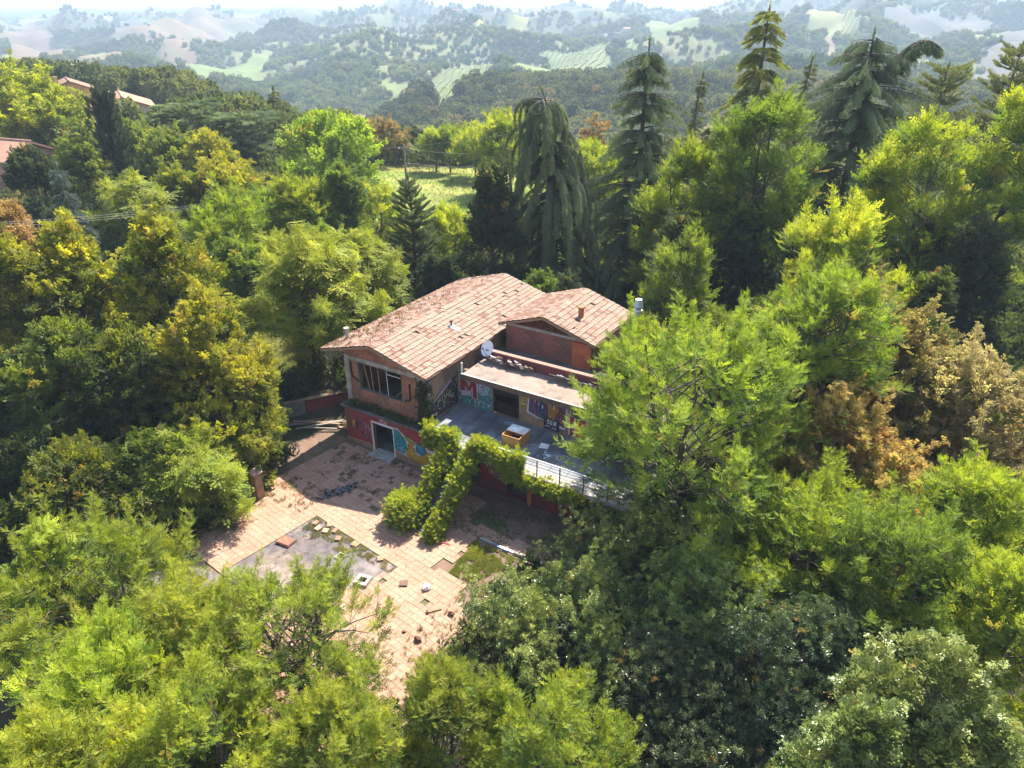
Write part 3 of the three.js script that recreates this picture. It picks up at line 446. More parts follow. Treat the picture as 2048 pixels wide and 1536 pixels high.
// ---------------------------------------------------------------- courtyard
const PAVED = [[-0.47, -11.95], [3.05, -12.44], [3.82, -6.95], [9.61, -7.76], [8.9, -9.6], [7.2, -12.2], [6.0, -15], [5.5, -17.5], [13.6, -17], [14.6, -14], [14.5, -9.5], [13.0, -6.9], [11.9, -6.95], [11.75, -4.25], [16.5, -4.2], [16.5, -3.2], [10.6, -3.3], [10.4, -1.4], [-0.4, -0.9]];
const SLAB = [[3.82, -6.95], [9.75, -7.78], [8.9, -9.7], [7.2, -12.2], [6, -15], [1.5, -17], [-1.5, -13.2], [3.0, -12.35]];
const MOSS = [[3.82, -6.97], [9.75, -7.78], [9.7, -8.25], [7.4, -8.1], [6.6, -8.5], [5.4, -8.0], [4.6, -8.6], [3.9, -8.1]];
const LAWNP = [[11.75, -4.35], [12.0, -6.9], [13.3, -6.8], [14.4, -4.5]];
function sheet(pts, y, mat, name, label, kind = 'structure') {
  const s = new THREE.Shape(pts.map((p) => new THREE.Vector2(p[0], p[1]))), g = new THREE.ShapeGeometry(s); g.rotateX(-Math.PI / 2);
  const p = g.attributes.position, uv = new Float32Array(p.count * 2); for (let i = 0; i < p.count; i++) { uv[i * 2] = p.getX(i); uv[i * 2 + 1] = p.getZ(i); } g.setAttribute('uv', new THREE.BufferAttribute(uv, 2));
  const m = part(scene, name, g, mat); m.position.set(OX, y, OZ); m.rotation.y = -TH; return tag(m, label, null, null, kind);
}
const grow = (pts, k) => { const cx = pts.reduce((s, p) => s + p[0], 0) / pts.length, cy = pts.reduce((s, p) => s + p[1], 0) / pts.length; return pts.map(([x, y]) => [cx + (x - cx) * k, cy + (y - cy) * k]); };
const soil = std({ map: texture(512, 5, (u, v) => mixc(mixc([0.2, 0.12, 0.08], [0.11, 0.075, 0.05], fA(u, v)), [0.09, 0.1, 0.02], 0.8 * smooth(0.5, 0.66, fD(u, v))).map((q) => q * (0.7 + 0.6 * fC(u, v)))), roughness: 1 });
sheet([[-6, -19], [18, -19], [18, -0.5], [-2, -0.5], [-3.2, -6]], 0.006, soil, 'court_ground', 'bare soil and mortar bed of the courtyard');
sheet(SLAB, 0.014, MAT.asphalt, 'concrete_slab', 'grey-purple concrete patch sunk into the courtyard paving');
const paving = thing('courtyard_paving', 'sunlit pinkish clay tile paving of the courtyard', null, [OX, 0, OZ], -TH);
paving.userData.kind = 'structure';
{
  const r = rngOf(51), S = 0.3, cols = [[0.345, 0.195, 0.128], [0.349, 0.199, 0.131], [0.34, 0.19, 0.124], [0.365, 0.218, 0.148], [0.318, 0.174, 0.114]];
  const map = texture(256, 1.1, (u, v) => mixc([1, 1, 1], [0.7, 0.62, 0.55], smooth(0.52, 0.72, fA(u, v))).map((q) => q * (0.86 + 0.28 * fC(u, v))));
  const mats = cols.map((c) => std({ color: lin(...c), map, roughness: 0.85 })), sheetMat = std({ vertexColors: true, map, roughness: 0.85 });
  const geo = [0, 1, 2, 3].map((k) => { const h = S / 2 - 0.0015, g = new THREE.BufferGeometry(), c = 0.006, P = [], q = (a, b, d, e) => P.push(...a, ...b, ...d, ...a, ...d, ...e); const T = [[-h + c, 0.05, -h + c], [-h + c, 0.05, h - c], [h - c, 0.05, h - c], [h - c, 0.05, -h + c]], B = [[-h, 0, -h], [-h, 0, h], [h, 0, h], [h, 0, -h]], K = B.map((p) => [p[0], 0.043, p[2]]); q(...T); for (let i = 0; i < 4; i++) { const j = (i + 1) % 4; q(T[i], K[i], K[j], T[j]); q(K[i], B[i], B[j], K[j]); } g.setAttribute('position', new THREE.Float32BufferAttribute(P, 3)); g.computeVertexNormals(); const m = metric(g), u = m.attributes.uv; for (let i = 0; i < u.count; i++) u.setXY(i, u.getX(i) + k * 0.27, u.getY(i) + k * 0.41); return m; });
  const list = [];
  const CG = Math.cos(0.14), SG = Math.sin(0.14);   // the paving lies eight degrees off the building
  for (let i = -5; i < 62; i++) for (let j = 0; j < 64; j++) {
    const u = 4.75 + (i - 10 + 0.5) * S, v = -6.35 - (j - 24 + 0.5) * S, a = CG * u + SG * v, b = -SG * u + CG * v, jg = a > 7.5 ? 0.14 : 0, jx = a + jg * n2(a * 2, b * 2), jb = b + jg * n2(a * 2 + 9, b * 2);
    if (!inside(PAVED, jx, jb) || inside(SLAB, a, b)) continue;
    if (a > 11.1 && a < 11.75 && b > -6.95 && b < -6.3) continue;
    const shade = b > -4.6 && a < 8.5, gone = shade ? 0.2 * (fbm(a * 0.7, b * 0.7, 3) > 0.05) + 0.02 : 0.004; if (r() < gone) continue;
    let ci = fbm(a * 0.5 + 4, b * 0.5, 3) > 0.1 ? 3 : Math.floor(r() * 3); if (r() < 0.03 + 0.5 * (fbm(a * 0.45 - 7, b * 0.45, 3) > 0.25)) ci = 4; if (r() < 0.06) ci = 3;
    list.push({ a, b, ci, g: Math.floor(r() * 4), y: 0.007 + 0.008 * r(), t: shade && r() < 0.2 ? 0.09 : 0.012, r1: r() - 0.5, r2: r() - 0.5, key: a > 9 && b > -12.5 && b < -4 ? Math.hypot(a - 11.5, b + 10.5) : 50 + Math.hypot(a, b) });
  }
  list.sort((p, q) => p.key - q.key);
  const place = (o, t) => { o.position.set(t.a, t.y, -t.b); o.rotation.set(t.r1 * t.t, -0.14 + t.r2 * 0.03, t.r2 * t.t); return o; };
  list.slice(0, 290).forEach((t) => place(part(paving, 'paving_tile', geo[t.g], mats[t.ci]), t));
  const tmp = new THREE.Object3D();
  part(paving, 'paving_tiling', mergeGeometries(list.slice(290).map((t) => { place(tmp, t).updateMatrix(); return tint(geo[t.g].clone().applyMatrix4(tmp.matrix), lin(...cols[t.ci])); })), sheetMat).userData.kind = 'stuff';
}
// things left lying about; AB(a, b) is a place in the building frame
const AB = (a, b, y = 0) => toW(a, b, y);
function loose(name, label, cat, a, b, y, turn, build, group) { const t = thing(name, label, cat, AB(a, b, y), -TH + turn, group); build(t); return t; }
const bx = (w, h, d, x = 0, y = 0, z = 0) => metric(new THREE.BoxGeometry(w, h, d).translate(x, y + h / 2, z));
loose('hatch_cover', 'reddish square hatch cover lying on the left edge of the grey slab', 'hatch cover', 4.0, -9.2, 0.06, 0.1, (t) => { part(t, 'cover', bx(0.72, 0.09, 0.5), clay(0.36, 0.16, 0.11)); part(t, 'rim', frameBarsFlat(0.8, 0.58, 0.05), clay(0.28, 0.13, 0.09)); });
function frameBarsFlat(w, d, h, t = 0.05) { return merged([bx(w, h, t, 0, 0, -d / 2 + t / 2), bx(w, h, t, 0, 0, d / 2 - t / 2), bx(t, h, d - 2 * t, -w / 2 + t / 2, 0, 0), bx(t, h, d - 2 * t, w / 2 - t / 2, 0, 0)]); }
loose('floor_drain', 'small open square drain pit in the middle of the grey slab', 'drain', 7.0, -8.6, 0.016, 0, (t) => { part(t, 'frame', frameBarsFlat(0.42, 0.42, 0.07, 0.06), MAT.concrete); part(t, 'pit', bx(0.3, 0.012, 0.3), MAT.black); });
loose('hollow_brick', 'red hollow clay block with slots beside the open manhole', 'brick', 8.35, -9.85, 0.06, 0.35, (t) => { part(t, 'block', merged([-0.16, -0.055, 0.055, 0.16].map((x) => bx(0.07, 0.16, 0.3, x)).concat([bx(0.42, 0.03, 0.3, 0, 0), bx(0.42, 0.04, 0.05, 0, 0.12, -0.12), bx(0.42, 0.04, 0.05, 0, 0.12, 0.12)])), clay(0.5, 0.13, 0.06)); });
loose('manhole', 'open concrete manhole frame with a black opening on the slab edge', 'manhole', 9.05, -9.35, 0.055, 0.2, (t) => { part(t, 'frame', frameBarsFlat(0.66, 0.62, 0.16, 0.16), MAT.concrete); part(t, 'pit', bx(0.34, 0.02, 0.3), MAT.black); });
loose('loose_paver', 'single dark square paver lying on the pink paving', 'paver', 10.7, -8.5, 0.062, 0.5, (t) => { part(t, 'slab', bx(0.36, 0.07, 0.34), clay(0.2, 0.12, 0.085)); });
loose('plastic_bag', 'crumpled white plastic bag on the pink paving', 'bag', 11.75, -8.2, 0.06, 0.4, (t) => { part(t, 'bag', wobble(new THREE.IcosahedronGeometry(0.19, 3).scale(1.1, 0.55, 0.9).translate(0, 0.1, 0), 0.07, 6), MAT.white); part(t, 'handle', new THREE.TorusGeometry(0.07, 0.012, 5, 10, 4).translate(0.2, 0.05, 0), MAT.white); });
loose('wooden_batten', 'short brown wooden batten with a dark end on the paving', 'plank', 12.85, -9.1, 0.062, 0.9, (t) => { part(t, 'batten', bx(0.62, 0.06, 0.09), MAT.wood); part(t, 'nailed_block', bx(0.09, 0.1, 0.16, -0.3), MAT.fascia); });
[['broken brick lump beside the dark trees, larger of the two', 13.25, -10.75, 0.15], ['broken brick lump near the slender locust', 10.95, -12.45, 0.13], ['small brick shard next to the larger brick lump', 13.0, -10.2, 0.08], ['dark clod at the edge of the paving by the trees', 13.6, -8.9, 0.12], ['flat reddish shard between the two brick lumps', 12.5, -10.7, 0.07]].forEach(([l, a, b, s], i) => loose('rubble', l, 'rubble', a, b, 0.06, i, (t) => part(t, 'chunk', wobble(new THREE.DodecahedronGeometry(s, 1).scale(1.2, 0.75, 0.9).translate(0, s * 0.6, 0), s * 0.35, 8, i), clay(0.22, 0.1, 0.07))));
loose('ribbon', 'thin bright pink ribbon at the foot of the vine-covered stairs', 'ribbon', 10.4, -5.35, 0.07, 0.2, (t) => { part(t, 'strip', new THREE.TubeGeometry(new THREE.CatmullRomCurve3([[-0.35, 0, 0.1], [-0.1, 0.03, -0.05], [0.05, 0.01, 0.08], [0.3, 0.03, 0], [0.55, 0, 0.06]].map((p) => new THREE.Vector3(...p))), 24, 0.02, 5), std({ color: lin(0.75, 0.08, 0.16) })); });
{
  const r = rngOf(9), t = thing('burnt_debris', 'heap of burnt black and grey fragments on the shaded paving', 'debris', AB(3.6, -4.9, 0.06), -TH), ms = [MAT.black, MAT.concreteDark, std({ color: lin(0.16, 0.17, 0.2) })];
  for (let k = 0; k < 120; k++) { const u = r() * 2 - 1, m = part(t, 'fragment', new THREE.TetrahedronGeometry(0.05 + 0.09 * r(), 0), ms[k % 3]); m.position.set(-0.25 + 0.5 * u + 0.6 * (r() - 0.5), 0.03 + 0.06 * r(), -0.9 * u + 0.8 * (r() - 0.5)); m.rotation.set(r() * 6, r() * 6, r() * 6); m.scale.set(1.3, 0.5, 1); }
}
{
  const r = rngOf(19), ms = [clay(0.48, 0.28, 0.19), clay(0.52, 0.36, 0.26), clay(0.4, 0.22, 0.15)], g = bx(0.32, 0.04, 0.32);
  const t = thing('lifted_tiles', 'scatter of lifted paving tiles on the mossy edge of the grey slab', 'paving tiles', AB(4.8, -7.4, 0.05), -TH);
  for (const [x, z] of [[-0.6, 0], [-0.2, 0.25], [0.1, -0.25], [0.25, 0.2], [0.65, -0.05], [1.2, 0.3], [3.9, 0.35], [2.2, 0.2]]) { const m = part(t, 'tile', g, ms[Math.floor(r() * 3)]); m.position.set(x, 0.01, z); m.rotation.set(0.12 * (r() - 0.5), r() * 0.8, 0.12 * (r() - 0.5)); m.scale.x = 0.6 + 0.5 * r(); }
}
// kerb and broken strip in front of the shaded facade
const kerb = tag(thing('kerb', 'broken concrete kerb between the paving and the mossy strip', null, AB(11.9, -4.15), -TH), null, null, null, 'structure');
for (let k = 0; k < 5; k++) { const m = part(kerb, 'kerb_stone', bx(0.96, 0.13, 0.13), k === 1 ? MAT.galv : MAT.concrete); m.position.set(0.5 + k * 1.0, 0, 0.04 * (k % 2)); m.rotation.y = 0.03 * (k % 3 - 1); }
// gate post and fence
const post = thing('gate_post', 'pinkish square brick gate post with a flat stone cap', 'gate post', AB(0.1, -7.4), -TH);
part(post, 'shaft', bx(0.44, 1.62, 0.44), MAT.tanPlaster); part(post, 'cap', metric(new THREE.CylinderGeometry(0.36, 0.41, 0.12, 4).rotateY(Math.PI / 4).translate(0, 1.68, 0)), clay(0.45, 0.3, 0.25));
const fence = thing('iron_fence', 'rusty two-rail iron fence running down from the gate post', 'fence', AB(-0.35, -7.4), -TH);
for (const y of [0.62, 0.98]) part(fence, 'rail', bar([0, y, 0], [-0.6, y - 0.1, 6.8], 0.03), MAT.rust);
for (let k = 0; k <= 8; k++) part(fence, 'picket', bar([-0.075 * k, -0.05, 0.85 * k], [-0.075 * k, 1.05 - 0.0125 * k, 0.85 * k], 0.018), MAT.rust);
const kick = part(fence, 'base_kerb', merged([bx(0.18, 0.24, 6.8, -0.3, 0, 3.4)]), MAT.concreteDark);
// retaining wall, its posts and the planks beside it
const rw = thing('retaining_wall', 'low reddish plaster retaining wall holding the bank left of the ruin', 'wall', AB(-6.3, -3.5), -TH + Math.atan2(8.2, 5.5));
part(rw, 'wall_face', bx(4.2, 1.35, 0.22, 2.1), MAT.concreteDark); part(rw, 'wall_face', bx(5.6, 1.2, 0.22, 7.05), MAT.darkRed); part(rw, 'coping', bx(9.9, 0.06, 0.3, 4.95, 1.32), MAT.tanPlaster);
{
  const r = rngOf(23), t = thing('plank_pile', 'scattered old planks and beams beside the red corner of the ruin', 'planks', AB(-2.2, -0.8, 0.03), -TH);
  for (let k = 0; k < 11; k++) { const m = part(t, 'plank', bx(1.5 + r() * 1.8, 0.06, 0.1 + 0.1 * r()), k % 3 ? MAT.greyWood : MAT.wood); m.position.set(-0.6 + 2.2 * (r() - 0.5), 0.04 * k * 0.5, 1.0 * (r() - 0.5) - 0.5); m.rotation.y = 0.5 + 0.9 * (r() - 0.5); m.rotation.z = 0.04 * (r() - 0.5); }
}
loose('iron_pole', 'thin rusty iron pole standing beside the eaves left of the ruin', 'pole', -2.6, 3.2, 1.05, 0, (t) => { part(t, 'shaft', bar([0, -0.1, 0], [-0.1, 3.1, -0.05], 0.03), MAT.rust); part(t, 'finial', new THREE.SphereGeometry(0.06, 8, 6).translate(-0.1, 3.1, -0.05), MAT.rust); });
// on the terrace and the canopy
loose('storage_chest', 'yellow wooden chest with half of its white lid missing on the terrace', 'chest', 11.0, 0.78, 2.665, 0, (t) => {
  part(t, 'side', bx(1.04, 0.62, 0.03, 0, 0, 0.56), MAT.yellowBox); part(t, 'side', bx(1.04, 0.62, 0.03, 0, 0, -0.56), MAT.yellowBox); part(t, 'side', bx(0.03, 0.62, 1.09, 0.505), MAT.yellowBox); part(t, 'side', bx(0.03, 0.62, 1.09, -0.505), MAT.yellowBox);
  part(t, 'base', bx(0.98, 0.03, 1.09), MAT.dark); part(t, 'lid', bx(1.08, 0.03, 0.66, 0, 0.62, -0.25), MAT.white);
});
loose('broken_board', 'broken white board with a thin rod beside the yellow chest', 'board', 12.5, 1.15, 2.675, 0.25, (t) => { part(t, 'board', wobble(bx(0.5, 0.03, 0.42), 0.02, 3), MAT.white); part(t, 'rod', bar([-0.9, 0.02, 0.1], [-0.25, 0.05, 0.05], 0.014, 5), MAT.paleMetal); });
loose('paper_sheet', 'pale crumpled sheet at the terrace doorway', 'sheet', 9.7, 2.2, 2.67, 0.5, (t) => part(t, 'paper', wobble(bx(0.5, 0.012, 0.3), 0.02, 4), MAT.galv));
{
  const r = rngOf(29);
  const heap = (label, a0, n, step, tilt) => { const t = thing('tile_stack', label, 'roof tiles', AB(a0, 3.95, 5.045), -TH); for (let k = 0; k < n; k++) { const m = part(t, 'tile', tileGeos[k % 4], k % 4 === 3 ? clayMats[5] : [clayMats[4], clayMats[2], MAT.white][k % 3]); m.position.set(k * step, 0.05 + 0.1 * r(), -0.12 - 0.2 * r()); m.rotation.set(-0.5 - tilt * r(), 0.6 * (r() - 0.5), 0.5 * (r() - 0.5)); } };
  heap('heap of broken roof tiles by the satellite dish end of the canopy', 7.2, 26, 0.11, 0.7); heap('row of stacked old roof tiles at the middle of the parapet', 11.4, 24, 0.14, 0.3);
}
loose('satellite_dish', 'white round satellite dish at the end of the parapet', 'satellite dish', 6.95, 4.45, 5.4, 0, (t) => {
  const pts = []; for (let i = 0; i <= 8; i++) { const q = (i / 8) * 0.47; pts.push(new THREE.Vector2(q, 0.45 * q * q)); }
  const d = new THREE.Group(); d.name = 'dish_head'; d.position.set(0.05, 0.32, 0.1); d.rotation.set(1.05, 0.0, 0.25); t.add(d);
  part(d, 'dish', new THREE.LatheGeometry(pts, 28), std({ color: lin(0.72, 0.72, 0.72), roughness: 0.5, side: THREE.DoubleSide })); part(d, 'feed_arm', merged([bar([0, 0.05, 0.4], [0, 0.42, 0.08], 0.018, 5), bar([0, 0.38, 0.1], [0, 0.5, 0.06], 0.045, 8)]), MAT.steelDark);
  part(t, 'mast', merged([bar([0, -0.3, 0], [0, 0.3, 0], 0.03), bar([0, 0.3, 0], [0.05, 0.32, 0.1], 0.025)]), MAT.galv);
});
loose('steel_flue', 'shiny bluish steel flue rising behind the smaller tiled roof', 'flue', 13.6, 10.2, 0, 0, (t) => { part(t, 'pipe', metric(new THREE.CylinderGeometry(0.2, 0.2, 7.6, 14).translate(0, 3.8, 0)), MAT.galv); part(t, 'cowl', metric(new THREE.CylinderGeometry(0.2, 0.28, 0.45, 14).translate(0, 7.9, 0)), MAT.galv); part(t, 'rim', new THREE.TorusGeometry(0.24, 0.04, 6, 14).rotateX(Math.PI / 2).translate(0, 7.45, 0), MAT.paleMetal); });
// ---------------------------------------------------------------- far houses, poles and wires
function cottage(name, label, x, y, z, w, d, h, rise, turn, wallMat, roofMat, wins) {
  const t = thing(name, label, 'house', [x, y, z], turn);
  const shape = new THREE.Shape([[-w / 2, -3], [w / 2, -3], [w / 2, h], [0, h + rise], [-w / 2, h]].map((p) => new THREE.Vector2(...p)));
  part(t, 'wall', metric(new THREE.ExtrudeGeometry(shape, { depth: d, bevelEnabled: false }).translate(0, 0, -d / 2)), wallMat);
  const o = 0.5, k = rise / (w / 2), slab = [[-w / 2 - o, h - o * k], [0, h + rise], [w / 2 + o, h - o * k], [w / 2 + o, h - o * k + 0.22], [0, h + rise + 0.24], [-w / 2 - o, h - o * k + 0.22]];
  const roof = part(t, 'roof', metric(new THREE.ExtrudeGeometry(new THREE.Shape(slab.map((p) => new THREE.Vector2(...p))), { depth: d + 1, bevelEnabled: false }).translate(0, 0, -d / 2 - 0.5)), roofMat);
  part(roof, 'ridge', bar([0, h + rise + 0.24, -d / 2 - 0.5], [0, h + rise + 0.24, d / 2 + 0.5], 0.16, 6), roofMat);
  part(roof, 'chimney', merged([bx(0.7, 1.5, 0.6, -w * 0.2, h + rise * 0.6, d * 0.1), bx(0.9, 0.15, 0.8, -w * 0.2, h + rise * 0.6 + 1.45, d * 0.1)]), wallMat);
  for (const [face, u, v, ww, hh] of wins) { const g = face === 'g' ? bx(ww, hh, 0.1, u, v, d / 2 + 0.03) : bx(0.1, hh, ww, (face === 'r' ? 1 : -1) * (w / 2 + 0.03), v, u); const f = part(t, 'window', g, MAT.dark); part(f, 'sill', face === 'g' ? bx(ww + 0.2, 0.1, 0.2, u, v - 0.1, d / 2 + 0.06) : bx(0.2, 0.1, ww + 0.2, (face === 'r' ? 1 : -1) * (w / 2 + 0.06), v - 0.1, u), MAT.concrete); }
  return t;
}
const roofPink = std({ map: texture(256, 3, (u, v) => { const s = (u * 10) % 1, k = (v * 8) % 1; return mixc([0.42, 0.22, 0.15], [0.3, 0.15, 0.1], fA(u, v)).map((q) => q * (s < 0.2 || k < 0.1 ? 0.7 : 1)); }) });
const ochre = std({ map: plaster(256, 6, [0.52, 0.32, 0.1], [0.36, 0.24, 0.1]) }), beigeW = std({ map: plaster(256, 6, [0.5, 0.42, 0.3], [0.36, 0.3, 0.22]) }), rose = std({ map: plaster(256, 6, [0.4, 0.22, 0.16], [0.28, 0.17, 0.12]) });
cottage('pink_house', 'pinkish house with a long tiled roof behind the juniper clump', -63.5, 1, -90.5, 7.2, 13, 6.6, 1.5, 1.2, rose, roofPink, [['g', 0.5, 3.6, 0.9, 1.2], ['r', -3, 4, 0.9, 1.2]]);
cottage('yellow_house', 'ochre yellow house with brown tiled roof and chimney', -92.4, 3, -160, 10.5, 11, 5.6, 2.0, 0.55, ochre, std({ color: lin(0.22, 0.12, 0.08) }), [['g', 1.6, 3.4, 1.4, 1.3], ['g', -2.2, 3.4, 1.0, 1.3], ['r', 0, 3.4, 1.1, 1.3]]);
cottage('beige_house', 'long beige house with a pale tiled roof above the columnar cypress', -78.5, 2.4, -153, 10.5, 15, 4.1, 1.9, 0.5, beigeW, std({ map: roofPink.map, color: lin(1.15, 1.05, 0.95) }), [['g', 2.4, 2.1, 0.9, 1.0], ['r', -2, 2.1, 1.1, 1.2]]);
[['red-roofed farmhouse at the foot of the wooded slope, left of its twin', 0], ['red-roofed farmhouse below the vineyard, right of its twin', 1], ['tiny pale farmhouse on the crest above the scrubby hillside', 2], ['tiny farmhouse with red roof along the crest, right of the pale one', 3], ['tiny farm on the hazy ridge beyond the weeping cedar', 4]].forEach(([l, i]) => { const [x, z] = FARMS[i]; cottage('farmhouse', l, x, height(x, z) + 1, z, 8, i < 2 ? 10 : 18, 5.5, 1.9, 1.1 + i * 0.3, beigeW, roofPink, [['g', 0, 3, 1.2, 1.4], ['r', 2, 3, 1.2, 1.4]]); });
function pole(label, x, y, z, h) { const t = thing('utility_pole', label, 'utility pole', [x, y, z]); part(t, 'shaft', bar([0, -0.5, 0], [0, h, 0], 0.17, 8, 0.12), MAT.greyWood); part(t, 'crossarm', bx(1.6, 0.1, 0.1, 0, h - 0.6, 0), MAT.steelDark); for (const x0 of [-0.7, 0, 0.7]) part(t, 'insulator', new THREE.CylinderGeometry(0.06, 0.08, 0.2, 7).translate(x0, h - 0.42, 0), MAT.paleMetal); return t; }
pole('wooden utility pole standing at the meadow edge, wires meeting at its top', -14.3, -0.2, -98, 7.6);
pole('slim utility pole below the yellow house', -69.6, 1.8, -120, 9.2);
function wire(label, p, q, sag, r = 0.0055) { const pts = []; for (let i = 0; i <= 24; i++) { const t = i / 24; pts.push(new THREE.Vector3(lerp(p[0], q[0], t), lerp(p[1], q[1], t) - sag * 4 * t * (1 - t), lerp(p[2], q[2], t))); } tag(part(scene, 'overhead_wire', new THREE.TubeGeometry(new THREE.CatmullRomCurve3(pts), 40, r, 5), MAT.paleMetal), label, 'wire'); }
wire('overhead wire running right from the meadow utility pole towards the tall trees', [-14.3, 7.2, -98], [6, 9.6, -100], 0.35);
wire('lower overhead wire right of the meadow utility pole', [-14.3, 6.9, -98], [2, 4.2, -112], 0.5);
wire('slack overhead wire dropping from the meadow utility pole to the rim trees', [-14.3, 6.9, -98], [-4, 0.6, -112], 0.3);
wire('overhead wire running left from the meadow utility pole', [-14.3, 7.1, -98], [-34, 8.6, -94], 0.6);
wire('upper of the wires crossing above the olive lindens', [-39, 9.5, -50], [-25, 8.5, -61], 0.25);
wire('middle of the wires crossing above the olive lindens', [-39, 9.36, -50], [-25, 8.36, -61], 0.28);
wire('lowest of the wires crossing above the olive lindens', [-39, 9.2, -50], [-25, 8.24, -61], 0.32);
// ---------------------------------------------------------------- foliage
const leafMat = (o) => new THREE.MeshPhysicalMaterial({ roughness: 1, transmission: 0.56, thickness: 0, specularIntensity: 0.4, side: THREE.DoubleSide, ...o });
const LEAF = { soft: leafMat({}), dense: leafMat({ transmission: 0.52 }), glossy: leafMat({ transmission: 0.28, roughness: 0.92, clearcoat: 0.9, clearcoatRoughness: 0.26 }), needle: leafMat({ transmission: 0.4 }) };
function quads(list) {   // each leaf: base point, direction, side vector, length, width, fold
  const P = [], N = new THREE.Vector3();
  for (const { p, d, s, l, w, f = 0.25 } of list) {
    N.crossVectors(d, s).normalize();
    const tip = p.clone().addScaledVector(d, l), m = p.clone().addScaledVector(d, l * 0.45);
    const L = m.clone().addScaledVector(s, w / 2).addScaledVector(N, f * w * 0.5), Rr = m.clone().addScaledVector(s, -w / 2).addScaledVector(N, f * w * 0.5);
    for (const q of [p, Rr, tip, p, tip, L]) P.push(q.x, q.y, q.z);
  }
  const g = new THREE.BufferGeometry(); g.setAttribute('position', new THREE.Float32BufferAttribute(P, 3)); g.computeVertexNormals(); return g;
}
const V = (x, y, z) => new THREE.Vector3(x, y, z);
function pinnate(out, base, dir, side, len, pairs, ll, lw, r, droop = 0.25) {
  const nrm = V(0, 0, 0).crossVectors(dir, side).normalize();
  for (let i = 0; i <= pairs; i++) {
    const t = 0.18 + 0.82 * (i / pairs), p = base.clone().addScaledVector(dir, len * t).addScaledVector(nrm, -droop * len * t * t);
    const tan = dir.clone().addScaledVector(nrm, -2 * droop * t).normalize(), k = 1 - 0.35 * Math.abs(t - 0.5);
    if (i === pairs) { out.push({ p, d: tan, s: side, l: ll, w: lw }); break; }
    for (const q of [-1, 1]) { const d = side.clone().multiplyScalar(q).addScaledVector(tan, 0.45).addScaledVector(nrm, 0.25 * (r() - 0.5)).normalize(); const s = tan.clone().addScaledVector(nrm, 0.5 * (r() - 0.5)).normalize(); out.push({ p, d, s, l: ll * k, w: lw }); }
  }
}
